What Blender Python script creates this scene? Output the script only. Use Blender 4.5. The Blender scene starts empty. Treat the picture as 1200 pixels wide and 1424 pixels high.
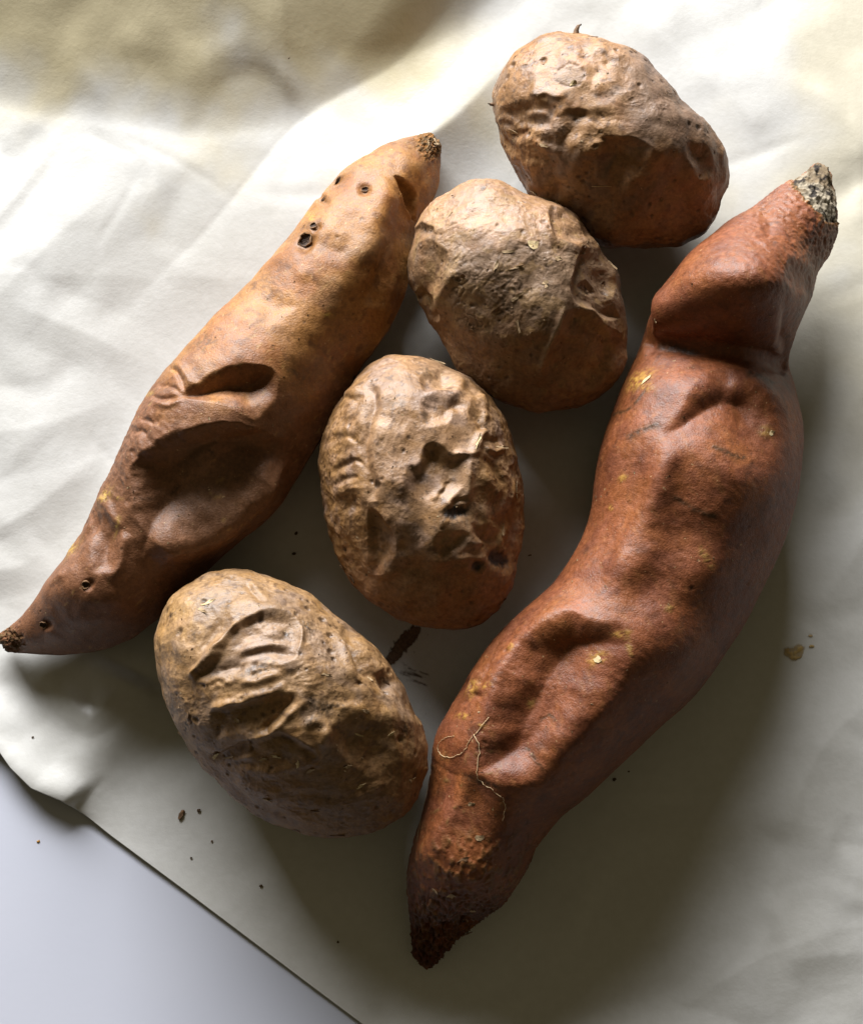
import bpy, math, random
import numpy as np
from mathutils import Vector

# ------------------------------------------------------------------ camera, light, exposure
scene = bpy.context.scene
S = 0.00025                       # metres per photograph pixel at the middle of the table
W, H = 1200.0, 1424.0
TILT = math.radians(9.0)
DIST = 0.64
AIM = np.array([0.0, 0.0, 0.012])
CAM = AIM + DIST * np.array([0.0, -math.sin(TILT), math.cos(TILT)])
cam_data = bpy.data.cameras.new("camera")
cam_data.sensor_fit = 'VERTICAL'
cam_data.sensor_height = 24.0
cam_data.lens = 12.0 / ((H * S / 2) / DIST)
cam_data.clip_start, cam_data.clip_end = 0.01, 50.0
cam = bpy.data.objects.new("camera", cam_data)
cam.location = CAM
cam.rotation_euler = (TILT, 0, 0)
scene.collection.objects.link(cam)
scene.camera = cam

world = bpy.data.worlds.new("World")
scene.world = world
world.use_nodes = True
bg = world.node_tree.nodes["Background"]
bg.inputs[0].default_value = (1.0, 0.83, 0.48, 1)
bg.inputs[1].default_value = 0.086

def area_light(name, loc, target, size, size_y, power, color):
    d = bpy.data.lights.new(name, 'AREA')
    d.shape = 'RECTANGLE'
    d.size, d.size_y = size, size_y
    d.energy = power
    d.color = color
    o = bpy.data.objects.new(name, d)
    o.location = loc
    o.rotation_euler = (Vector(target) - Vector(loc)).to_track_quat('-Z', 'Y').to_euler()
    scene.collection.objects.link(o)
    return o
LAZ, LEL, LD = math.radians(106), math.radians(23), 1.4
area_light("window_light", (LD*math.cos(LEL)*math.cos(LAZ), LD*math.cos(LEL)*math.sin(LAZ), LD*math.sin(LEL)),
           (0, 0.0, 0.0), 1.10, 0.58, 81, (0.985, 0.98, 0.985))

scene.view_settings.view_transform = 'Standard'
scene.view_settings.look = 'None'
scene.view_settings.exposure = 0.0
scene.view_settings.gamma = 1.0
scene.view_settings.use_curve_mapping = False
scene.render.engine = 'CYCLES'
scene.cycles.use_denoising = True
scene.cycles.max_bounces = 8
scene.cycles.diffuse_bounces = 1

# ------------------------------------------------------------------ measuring: photograph pixel <-> table point
ct, st = math.cos(TILT), math.sin(TILT)
RIGHT = np.array([1.0, 0, 0]); UP = np.array([0, ct, st]); BACK = np.array([0, -st, ct])
F = DIST / S                      # focal length in pixels

def project(p):
    d = np.asarray(p, float) - CAM
    w = -(d @ BACK)
    return np.stack([W/2 + F*(d @ RIGHT)/w, H/2 - F*(d @ UP)/w], -1)

def unproject(px, z):
    px = np.asarray(px, float)
    d = ((px[..., 0:1]-W/2)/F)*RIGHT + ((H/2-px[..., 1:2])/F)*UP - BACK
    k = (np.asarray(z, float)[..., None] - CAM[2]) / d[..., 2:3]
    return CAM + k*d

# ------------------------------------------------------------------ numpy helpers
_rs = np.random.RandomState(7)
_perm = np.tile(_rs.permutation(256), 4).astype(np.int32)
_g = _rs.normal(size=(256, 3)); _g = (_g/np.linalg.norm(_g, axis=1)[:, None]).astype(np.float32)

def perlin(p):
    p = np.asarray(p, np.float32)
    i = np.floor(p).astype(np.int32); f = p - i; i &= 255
    u = f*f*f*(f*(f*6-15)+10)
    out = 0.0
    for cx in (0, 1):
        wx = u[:, 0] if cx else 1-u[:, 0]
        for cy in (0, 1):
            wy = u[:, 1] if cy else 1-u[:, 1]
            for cz in (0, 1):
                wz = u[:, 2] if cz else 1-u[:, 2]
                h = _perm[_perm[_perm[(i[:, 0]+cx) & 255]+((i[:, 1]+cy) & 255)]+((i[:, 2]+cz) & 255)]
                g = _g[h]
                out = out + wx*wy*wz*(g[:, 0]*(f[:, 0]-cx)+g[:, 1]*(f[:, 1]-cy)+g[:, 2]*(f[:, 2]-cz))
    return out*1.6

def fbm(p, octaves=4, gain=0.5):
    a, s, o = 1.0, 1.0, 0.0
    for k in range(octaves):
        o = o + a*perlin(p*s + 17.3*k); a *= gain; s *= 2.03
    return o

def ridged(p, octaves=3, gain=0.5):
    a, s, o = 1.0, 1.0, 0.0
    for k in range(octaves):
        o = o + a*(1-np.abs(perlin(p*s + 31.7*k))*2); a *= gain; s *= 2.1
    return o

def sstep(a, b, x):
    t = np.clip((x-a)/(b-a), 0, 1)
    return t*t*(3-2*t)

def smooth_poly(pts, closed, n=8):
    pts = [np.array(p, float) for p in pts]
    m = len(pts); out = []
    for i in range(m if closed else m-1):
        if closed:
            a, b, c, d = pts[i-1], pts[i], pts[(i+1) % m], pts[(i+2) % m]
        else:
            a, b, c, d = pts[max(i-1, 0)], pts[i], pts[i+1], pts[min(i+2, m-1)]
        for k in range(n):
            t = k/n
            out.append(0.5*((2*b)+(c-a)*t+(2*a-5*b+4*c-d)*t*t+(3*b-a-3*c+d)*t**3))
    if not closed: out.append(pts[-1])
    return np.array(out)

def segs(P, poly, closed):
    """per point: distance to each segment, arc parameter, signed side"""
    A = poly; B = np.roll(poly, -1, 0) if closed else None
    if not closed: A, B = poly[:-1], poly[1:]
    for a, b in zip(A, B):
        ab = b-a; L = max(ab @ ab, 1e-9)
        t = np.clip(((P-a) @ ab)/L, 0, 1)
        q = P-a-t[:, None]*ab
        yield np.hypot(q[:, 0], q[:, 1]), t, ab[0]*(P[:, 1]-a[1])-ab[1]*(P[:, 0]-a[0])

def inside(P, poly):
    c = np.zeros(len(P), bool)
    x, y = P[:, 0], P[:, 1]
    for a, b in zip(poly, np.roll(poly, -1, 0)):
        hit = (a[1] > y) != (b[1] > y)
        c ^= hit & (x < (b[0]-a[0])*(y-a[1])/((b[1]-a[1]) or 1e-9)+a[0])
    return c

def near(P, poly, m):
    lo, hi = poly.min(0)-m, poly.max(0)+m
    return np.nonzero(((P > lo) & (P < hi)).all(1))[0]

def dent(P, pts, depth, ramps, sharp=0.5):
    """hollow inside a closed outline; one ramp length per outline point (short = steep wall)"""
    poly = smooth_poly(pts, True, 5)
    if np.isscalar(ramps): ramps = [ramps]*len(pts)
    r = np.repeat(np.array(ramps, float), 5)
    k = np.array([1, 2, 3, 2, 1.]); k /= k.sum()
    r = np.convolve(np.concatenate([r[-2:], r, r[:2]]), k, 'valid')
    out = np.zeros(len(P)); ix = near(P, poly, 1)
    if len(ix) == 0: return out
    Q = P[ix]; ins = inside(Q, poly); ix, Q = ix[ins], Q[ins]
    if len(ix) == 0: return out
    acc = 0.0
    for (d, t, s), rr in zip(segs(Q, poly, True), r):
        acc = acc + np.maximum(d/rr, 3e-2)**-12.0
    f = np.clip(acc**(-1/12)*1.1, 0, 1)
    out[ix] = -depth*(sharp*(1-(1-f)**2)+(1-sharp)*f*f*(3-2*f))
    return out

def polyline_info(Q, poly):
    best = np.full(len(Q), 1e9); par = np.zeros(len(Q)); side = np.zeros(len(Q)); n = len(poly)-1
    for i, (d, t, s) in enumerate(segs(Q, poly, False)):
        m = d < best-1e-9
        best[m] = d[m]; par[m] = (i+t[m])/n; side[m] = np.sign(s[m])
    return best, par, side

WS = [1.0]
def ridge(P, pts, w, h, taper=0.25):
    w = w*WS[0]
    poly = smooth_poly(pts, False, 5); out = np.zeros(len(P)); ix = near(P, poly, w*3)
    if len(ix) == 0: return out
    d, t, s = polyline_info(P[ix], poly)
    e = np.minimum(sstep(0, taper, t), sstep(0, taper, 1-t)) if taper else 1
    out[ix] = h*np.exp(-(d/w)**2)*e
    return out

def fold(P, pts, wl, wr, h, taper=0.2):
    """crease: stands proud on the left of the drawn line (as seen in the photograph), drops on its right"""
    poly = smooth_poly(pts, False, 5); m = max(wl, wr)*3; out = np.zeros(len(P)); ix = near(P, poly, m)
    if len(ix) == 0: return out
    d, t, s = polyline_info(P[ix], poly)
    e = np.minimum(sstep(0, taper, t), sstep(0, taper, 1-t))
    left = s < 0
    v = np.where(left, np.exp(-(d/wl)**1.5)*h, h*np.exp(-(d/wr)**1.2)*1.6-h*0.6*np.exp(-(d/(wr*4))**2))
    out[ix] = v*e
    return out

def spot(P, x, y, rx, ry=None, ang=0.0, power=2):
    ry = ry or rx; c, s = math.cos(ang), math.sin(ang)
    dx, dy = P[:, 0]-x, P[:, 1]-y
    u, v = (dx*c+dy*s)/rx, (-dx*s+dy*c)/ry
    return np.exp(-np.maximum(u*u+v*v, 0)**(power/2))

def rag(g, a, b, p, octaves):
    """break a soft mask up with noise, worked out only where the mask is not empty"""
    out = np.zeros(len(g)); ix = np.nonzero(g > .004)[0]
    if len(ix): out[ix] = g[ix]*sstep(a, b, fbm(p[ix], octaves))
    return out

def lerp(a, b, t):
    return np.asarray(a)*(1-t[:, None])+np.asarray(b)*t[:, None]

# ------------------------------------------------------------------ object helpers
C = scene.collection
def new_obj(name, mesh, parent=None):
    o = bpy.data.objects.new(name, mesh); C.objects.link(o)
    if parent is not None: o.parent = parent
    return o

def tag(o, label=None, cat=None, group=None, kind=None):
    for k, v in (("label", label), ("category", cat), ("group", group), ("kind", kind)):
        if v: o[k] = v
    return o

def mesh_np(name, V, Fq, mat, col=None, smooth=True, tris=False):
    me = bpy.data.meshes.new(name)
    n = 3 if tris else 4
    me.vertices.add(len(V)); me.vertices.foreach_set("co", np.asarray(V, np.float32).ravel())
    me.loops.add(len(Fq)*n); me.loops.foreach_set("vertex_index", np.asarray(Fq, np.int32).ravel())
    me.polygons.add(len(Fq)); me.polygons.foreach_set("loop_start", np.arange(0, len(Fq)*n, n, dtype=np.int32))
    me.polygons.foreach_set("loop_total", np.full(len(Fq), n, np.int32))
    me.polygons.foreach_set("use_smooth", np.full(len(Fq), smooth))
    if col is not None:
        a = me.color_attributes.new("skin", 'FLOAT_COLOR', 'POINT')
        c4 = np.ones((len(V), 4), np.float32); c4[:, :3] = col
        a.data.foreach_set("color", c4.ravel())
    me.update(calc_edges=True); me.validate()
    me.materials.append(mat)
    return me

def normals_of(V, Fq):
    fn = np.cross(V[Fq[:, 2]]-V[Fq[:, 0]], V[Fq[:, 3]]-V[Fq[:, 1]])
    n = np.zeros_like(V)
    for k in range(4): 
        for a in range(3): n[:, a] += np.bincount(Fq[:, k], fn[:, a], len(V))
    return n/np.maximum(np.linalg.norm(n, axis=1)[:, None], 1e-12)

# ------------------------------------------------------------------ materials
def nodes_of(name):
    m = bpy.data.materials.new(name); m.use_nodes = True
    nt = m.node_tree; b = nt.nodes["Principled BSDF"]
    return m, nt, b
def N(nt, t, **kw):
    n = nt.nodes.new(t)
    for k, v in kw.items():
        if isinstance(k, str) and hasattr(n, k): setattr(n, k, v)
    return n
def noise(nt, vec, scale, detail=4, rough=0.55, dist=0.0):
    n = nt.nodes.new('ShaderNodeTexNoise'); n.inputs['Scale'].default_value = scale
    n.inputs['Detail'].default_value = detail; n.inputs['Roughness'].default_value = rough
    n.inputs['Distortion'].default_value = dist
    nt.links.new(vec, n.inputs['Vector']); return n.outputs['Fac']
def remap(nt, val, a, b, c, d):
    n = nt.nodes.new('ShaderNodeMapRange'); nt.links.new(val, n.inputs[0])
    for i, v in enumerate((a, b, c, d)): n.inputs[i+1].default_value = v
    return n.outputs[0]
def mixc(nt, fac, a, b, mode='MIX'):
    n = nt.nodes.new('ShaderNodeMix'); n.data_type = 'RGBA'; n.blend_type = mode
    for sock, v in ((n.inputs[0], fac), (n.inputs[6], a), (n.inputs[7], b)):
        if isinstance(v, (int, float)): sock.default_value = v
        elif isinstance(v, tuple): sock.default_value = (*v, 1)
        else: nt.links.new(v, sock)
    return n.outputs[2]
def math_n(nt, op, a, b=0.0):
    n = nt.nodes.new('ShaderNodeMath'); n.operation = op
    for s, v in zip(n.inputs, (a, b)):
        if isinstance(v, (int, float)): s.default_value = v
        else: nt.links.new(v, s)
    return n.outputs[0]
def bump(nt, height, strength, dist, prev=None):
    n = nt.nodes.new('ShaderNodeBump'); n.inputs['Strength'].default_value = strength
    n.inputs['Distance'].default_value = dist; nt.links.new(height, n.inputs['Height'])
    if prev is not None: nt.links.new(prev, n.inputs['Normal'])
    return n.outputs[0]

def skin_material(name, speck, speck_amt, rough, bump1, bump2, spec=0.4, fleck=None):
    m, nt, b = nodes_of(name)
    at = nt.nodes.new('ShaderNodeVertexColor'); at.layer_name = "skin"
    co = nt.nodes.new('ShaderNodeTexCoord').outputs['Object']
    big = noise(nt, co, 70, 5, 0.6)
    fine = noise(nt, co, 620, 5, 0.65)
    dots = noise(nt, co, 1500, 2, 0.5)
    col = mixc(nt, 1.0, at.outputs[0], mixc(nt, remap(nt, big, .3, .7, 0, 1), (.80, .79, .78), (1.17, 1.16, 1.13)), 'MULTIPLY')
    col = mixc(nt, 1.0, col, mixc(nt, remap(nt, fine, .3, .7, 0, 1), (.66, .63, .60), (1.28, 1.28, 1.26)), 'MULTIPLY')
    col = mixc(nt, remap(nt, dots, .66, .74, 0, speck_amt), col, speck)
    if fleck:
        fl = noise(nt, co, 900, 2, 0.5, 0.4)
        col = mixc(nt, remap(nt, fl, .70, .77, 0, .5), col, fleck)
    nt.links.new(col, b.inputs['Base Color'])
    nt.links.new(remap(nt, fine, .3, .7, rough-.07, rough+.1), b.inputs['Roughness'])
    b.inputs['Specular IOR Level'].default_value = spec
    n1 = bump(nt, noise(nt, co, 330, 6, 0.6), bump1, 0.0011)
    n2 = bump(nt, noise(nt, co, 1600, 4, 0.6), bump2, 0.00035, n1)
    nt.links.new(n2, b.inputs['Normal'])
    return m

MAT_SWEET = skin_material("sweet_potato_skin", (.10, .045, .03), .55, .47, .17, .60, .38, (.55, .40, .2))
MAT_POTATO = skin_material("potato_skin", (.09, .055, .03), .55, .48, .17, .45, .46)
MAT_SCAR = skin_material("scar_tissue", (.05, .04, .03), .6, .75, .45, .7, .25)

def plain_material(name, c1, c2, scale, rough=.7, bmp=.4):
    m, nt, b = nodes_of(name)
    co = nt.nodes.new('ShaderNodeTexCoord').outputs['Object']
    f = noise(nt, co, scale, 4, .6)
    nt.links.new(mixc(nt, remap(nt, f, .3, .7, 0, 1), c1, c2), b.inputs['Base Color'])
    b.inputs['Roughness'].default_value = rough
    b.inputs['Specular IOR Level'].default_value = .3
    nt.links.new(bump(nt, f, bmp, .0006), b.inputs['Normal'])
    return m
MAT_HOLE = plain_material("dried_eye", (.018, .010, .007), (.075, .042, .024), 900)
MAT_RIM = plain_material("corky_rim", (.13, .07, .035), (.30, .17, .08), 900)
MAT_FLAKE = plain_material("loose_skin_tan", (.22, .145, .075), (.42, .30, .17), 700)
MAT_FLAKE_DARK = plain_material("loose_skin_brown", (.06, .035, .02), (.20, .11, .05), 700)
MAT_FLAKE_PALE = plain_material("loose_skin_pale", (.42, .30, .14), (.62, .50, .29), 700)
MAT_WHITE = plain_material("white_fleck", (.75, .74, .70), (.88, .87, .84), 700)
MAT_SOIL = plain_material("soil", (.045, .03, .018), (.14, .09, .05), 1200, .9, .8)
MAT_HAIR = plain_material("root_hair", (.42, .28, .14), (.66, .50, .30), 400, .5, .1)
MAT_AMBER = plain_material("amber_residue", (.30, .14, .02), (.52, .28, .06), 500, .35, .3)

# ------------------------------------------------------------------ countertop
def make_table():
    m, nt, b = nodes_of("white_laminate")
    co = nt.nodes.new('ShaderNodeTexCoord').outputs['Object']
    f = noise(nt, co, 9, 3, .5)
    nt.links.new(mixc(nt, remap(nt, f, .3, .7, 0, 1), (.50, .525, .61), (.55, .57, .65)), b.inputs['Base Color'])
    b.inputs['Roughness'].default_value = .42
    nt.links.new(bump(nt, noise(nt, co, 500, 2, .5), .03, .0005), b.inputs['Normal'])
    V = np.array([[x, y, z] for z in (-.03, -.0012) for x, y in ((-.6, -.6), (.6, -.6), (.6, .6), (-.6, .6))])
    Fq = [(4, 5, 6, 7), (3, 2, 1, 0), (0, 1, 5, 4), (1, 2, 6, 5), (2, 3, 7, 6), (3, 0, 4, 7)]
    o = new_obj("countertop", mesh_np("countertop", V, Fq, m, smooth=False))
    tag(o, "smooth white countertop showing below the paper edge", kind="structure")
make_table()

# ------------------------------------------------------------------ parchment paper
EDGE0, EU, EV = np.array([187., 1186.]), np.array([.8, .6]), np.array([.6, -.8])
def tent(P, pts, w, h, taper=.3):
    """straight fold: flat facets falling away from a crisp crease line"""
    poly = smooth_poly(pts, False, 3); out = np.zeros(len(P)); ix = near(P, poly, w)
    if len(ix) == 0: return out
    d, t, s = polyline_info(P[ix], poly)
    e = np.minimum(sstep(0, taper, t), sstep(0, taper, 1-t))
    f = np.clip(1-d/w, 0, 1)
    out[ix] = h*e*(f*.75+.25*f*f*(3-2*f))
    return out

_ct = random.Random(11)
CREASES = []
for k in range(130):
    x, y = _ct.uniform(-150, 1350), _ct.uniform(-150, 1500); a = _ct.gauss(-.75, .35) if _ct.random() < .7 else _ct.gauss(.6, .4)
    L = _ct.uniform(70, 260); b = _ct.uniform(-.25, .25)
    CREASES.append(([(x, y), (x+L*.5*math.cos(a), y+L*.5*math.sin(a)), (x+L*.5*(math.cos(a)+math.cos(a+b)), y+L*.5*(math.sin(a)+math.sin(a+b)))],
                    _ct.uniform(8, 26) if k > 45 else _ct.uniform(20, 80), _ct.choice((-1, 1))*(_ct.uniform(.5, 1.4) if k > 45 else _ct.uniform(.8, 3.0))))
def paper_height(P):
    """height of the sheet in pixels at photograph position P (measured on the table)"""
    P3 = np.column_stack([P, np.zeros(len(P))])
    h = np.zeros(len(P))
    x, y = P[:, 0], P[:, 1]
    # swell along the top left: the sheet rises towards the top and dips into a valley, then a bright rise
    vy = np.interp(x, [-300, 0, 150, 300, 400, 520, 640, 760, 900], [150, 165, 185, 205, 190, 120, 50, -60, -200])
    up = np.maximum(vy-y, 0)
    h += .40*(np.sqrt(up*up+30**2)-30)*sstep(840, 560, x)
    h += tent(P, [(780, 10), (705, 95), (630, 175), (560, 222), (488, 268), (418, 350), (358, 416), (302, 468), (230, 545)], 112, 42, .22)
    # creases left of the long sweet potato
    h += tent(P, [(-60, 480), (40, 385), (95, 330), (170, 270)], 70, 5)
    h += tent(P, [(20, 430), (150, 480), (250, 535)], 45, 5)
    h += tent(P, [(-40, 610), (80, 590), (190, 540)], 60, 5)
    h += tent(P, [(-40, 760), (60, 700), (150, 620)], 55, 6)
    h += tent(P, [(-60, 800), (20, 790), (70, 760)], 40, 5)
    # left of the long sweet potato the sheet falls gently towards the table edge
    dl = (-(x-590)*695-(y-190)*590)/911.
    h += .075*np.clip(820-y, 0, 430)*sstep(10, 150, dl)
    # lifted corner edge bottom left
    h += ridge(P, [(185, 930), (163, 975), (128, 1050), (92, 1130)], 48, 15, .2)
    h += ridge(P, [(-60, 985), (10, 1010), (60, 1075), (110, 1125)], 40, 12, .12)
    h += tent(P, [(80, 955), (130, 1000), (165, 955)], 26, 7, .3)
    # right-hand side
    h += tent(P, [(1060, 0), (1130, 120), (1230, 240)], 110, 11)
    h += tent(P, [(860, 10), (960, 90), (1080, 200)], 80, 8)
    h += tent(P, [(1240, 480), (1170, 600), (1140, 720)], 50, 5)
    h += tent(P, [(1230, 700), (1170, 800), (1120, 870)], 60, 5)
    h += tent(P, [(1230, 960), (1140, 1040), (1080, 1180)], 80, 6)
    h += tent(P, [(1230, 1280), (1060, 1330), (900, 1440)], 80, 5)
    fine = np.zeros(len(P))
    for pts, w, a in CREASES: fine += tent(P, pts, w, a, .35)
    warp = np.column_stack([fbm(P3/160+3, 2), fbm(P3/160+9, 2), 0*x])*.5
    soft = fbm(P3/260+warp, 2)*5.5 + fine + fbm(P3*[1/70, 1/38, 1]+warp, 2)*.22
    flat = np.ones(len(P))
    for (cx, cy, r) in ((300, 560, 230), (850, 200, 190), (720, 410, 190), (590, 690, 190), (400, 980, 190),
                        (980, 560, 230), (900, 850, 230), (740, 1050, 200), (140, 800, 110), (620, 1240, 110), (1070, 380, 130)):
        flat *= 1-np.exp(-(((x-cx)**2+(y-cy)**2)/r**2)**1.5)
    e = (P-EDGE0) @ EV
    calm = sstep(-20, 220, e)*.9+.1
    u = (P-EDGE0) @ EU
    calm = np.where(u < -10, 1-(1-calm)*sstep(-160, -10, u), calm)
    return h*(0.2+0.8*flat) + soft*flat*calm + fine*(1-flat)*.35

def make_paper():
    m, nt, b = nodes_of("parchment")
    co = nt.nodes.new('ShaderNodeTexCoord').outputs['Object']
    f = noise(nt, co, 14, 4, .55, .3); g = noise(nt, co, 300, 4, .6)
    tan = nt.nodes.new('ShaderNodeVertexColor'); tan.layer_name = "skin"  # vertex tint that holds the painted warm light
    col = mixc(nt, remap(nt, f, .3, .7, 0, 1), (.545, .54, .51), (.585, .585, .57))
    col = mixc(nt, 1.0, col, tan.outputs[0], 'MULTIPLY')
    col = mixc(nt, 1.0, col, mixc(nt, remap(nt, g, .3, .7, 0, 1), (.96, .96, .95), (1.03, 1.03, 1.03)), 'MULTIPLY')
    nt.links.new(col, b.inputs['Base Color'])
    nt.links.new(remap(nt, f, .3, .7, .30, .42), b.inputs['Roughness'])
    b.inputs['Specular IOR Level'].default_value = .8
    n1 = bump(nt, noise(nt, co, 45, 4, .55, .6), .06, .0030)
    nt.links.new(bump(nt, noise(nt, co, 600, 4, .65), .16, .0004, n1), b.inputs['Normal'])
    u = np.arange(-900, 1500, 3.6); v = np.concatenate([[0, .8, 2], np.arange(4, 1750, 3.8)])
    U, Vv = np.meshgrid(u, v, indexing='ij')
    wob = np.interp(u, [-400, -234, -205, -165, -120, -85, -40, 0, 100, 380], [0, 2, -7, -12, 0, 2, 0, 0, 0, 0])
    wob = wob + .35*np.sin(u/67.)
    P = EDGE0+U[..., None]*EU+(Vv+wob[:, None]*np.exp(-Vv/30))[..., None]*EV
    P = P.reshape(-1, 2)
    h = paper_height(P)
    # the lip of the lifted edge curls up a little
    vv, uu = Vv.ravel(), U.ravel()
    lip = np.exp(-(vv/20)**2)*np.interp(uu, [-900, -330, -215, -150, -90, -30, 60], [3, 6, 9, 7, 3, .8, .6])
    h = h + lip
    lo = 2.5
    h = np.maximum(h, -lo)
    XY = unproject(P, np.zeros(len(P)))
    V3 = XY.copy(); V3[:, 2] = h*S
    nu, nv = len(u), len(v)
    idx = np.arange(nu*nv).reshape(nu, nv)
    Fq = np.stack([idx[:-1, :-1], idx[1:, :-1], idx[1:, 1:], idx[:-1, 1:]], -1).reshape(-1, 4)
    nn = normals_of(V3, Fq)
    if nn[:, 2].mean() < 0: Fq = Fq[:, ::-1]
    # warm reflected light at the sheet's top and right, painted in as uneven tint
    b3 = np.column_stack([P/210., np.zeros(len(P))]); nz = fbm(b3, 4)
    brown = np.clip(sstep(230, 60, P[:, 1]+nz*150)*sstep(760, 500, P[:, 0]+nz*120)+.55*sstep(1000, 1180, P[:, 0]+nz*140)*sstep(700, 350, P[:, 1]+nz*200), 0, 1)  # mask of the painted warm light
    warm_cast = lerp(np.ones((len(P), 3)), (.99, .88, .60), brown)
    me = mesh_np("parchment_paper", V3, Fq, m, warm_cast)
    o = new_obj("parchment_paper", me)
    md = o.modifiers.new("thickness", 'SOLIDIFY'); md.thickness = .00012; md.offset = -1
    tag(o, "creased sheet of greaseproof parchment paper lying under the tubers", "paper")
    return o
paper = make_paper()

def paper_z(P):
    P = np.atleast_2d(np.asarray(P, float))
    return np.maximum(paper_height(P), -2.5)*S

# ------------------------------------------------------------------ tuber bodies
def cube_sphere(n):
    g = np.tan(np.linspace(-math.pi/4, math.pi/4, n+1))
    a, b = np.meshgrid(g, g, indexing='ij'); o = np.ones_like(a)
    faces = [(a, b, o), (b, a, -o), (o, a, b), (-o, b, a), (b, o, a), (a, -o, b)]
    V = np.concatenate([np.stack(f, -1).reshape(-1, 3) for f in faces])
    idx = np.arange((n+1)**2).reshape(n+1, n+1)
    q = np.stack([idx[:-1, :-1], idx[1:, :-1], idx[1:, 1:], idx[:-1, 1:]], -1).reshape(-1, 4)
    Fq = np.concatenate([q+k*(n+1)**2 for k in range(6)])
    V /= np.linalg.norm(V, axis=1)[:, None]
    key = np.round(V*1e5).astype(np.int64)
    _, first, inv = np.unique(key, axis=0, return_index=True, return_inverse=True)
    V = V[first]; Fq = inv.reshape(-1)[Fq]
    mid = V[Fq].mean(1)
    fn = np.cross(V[Fq[:, 2]]-V[Fq[:, 0]], V[Fq[:, 3]]-V[Fq[:, 1]])
    flip = (fn*mid).sum(1) < 0
    Fq[flip] = Fq[flip][:, ::-1]
    return V, Fq
CS_V, CS_F = cube_sphere(168)
CS_v, CS_f = cube_sphere(40)

def potato_shape(outline, height, flatten=.93):
    """closed egg shape whose silhouette from the camera follows the outline"""
    O = smooth_poly(outline, True, 6)
    c = O.mean(0)
    zc = height*S*.5
    def angr(poly, centre):
        d = poly-centre; a = np.arctan2(-d[:, 1], d[:, 0]); r = np.hypot(d[:, 0], d[:, 1])
        k = np.argsort(a); return a[k], r[k]
    ta, tr = angr(O, c)
    grid = np.linspace(-math.pi, math.pi, 181)[:-1]
    want = np.interp(grid, ta, tr, period=2*math.pi)
    ker = np.ones(5)/5
    want = np.convolve(np.concatenate([want[-2:], want, want[:2]]), ker, 'valid')
    rad = want.copy()
    c3 = unproject(c, np.array(zc))
    def build(dirs, rad, c3):
        th = np.arctan2(dirs[:, 1], dirs[:, 0]); cp = np.hypot(dirs[:, 0], dirs[:, 1])
        r = np.interp(th, grid, rad, period=2*math.pi)*S
        z = dirs[:, 2]
        zz = np.where(z > 0, np.maximum(z, 1e-9)**(1+.85*sstep(-.2, .9, np.cos(th)*.3-np.sin(th)*.95)), z*flatten)
        # slightly boxy shoulder
        cp2 = cp**.94
        return c3+np.column_stack([r*cp2*np.cos(th), r*cp2*np.sin(th), zz*zc])
    for it in range(8):
        p = project(build(CS_v, rad, c3))
        d = p-c; a = np.arctan2(-d[:, 1], d[:, 0]); r = np.hypot(d[:, 0], d[:, 1])
        k = ((a+math.pi)/(2*math.pi)*90).astype(int) % 90
        ext = np.full(90, 0.0); np.maximum.at(ext, k, r)
        ext = np.interp(grid, np.linspace(-math.pi, math.pi, 91)[:-1]+math.pi/90, ext, period=2*math.pi)
        ratio = np.convolve(np.concatenate([(want/ext)[-4:], want/ext, (want/ext)[:4]]), np.ones(9)/9, 'valid')
        rad = rad*np.clip(ratio, .8, 1.25)
    V = build(CS_V, rad, c3)
    return V, CS_F.copy()

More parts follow.
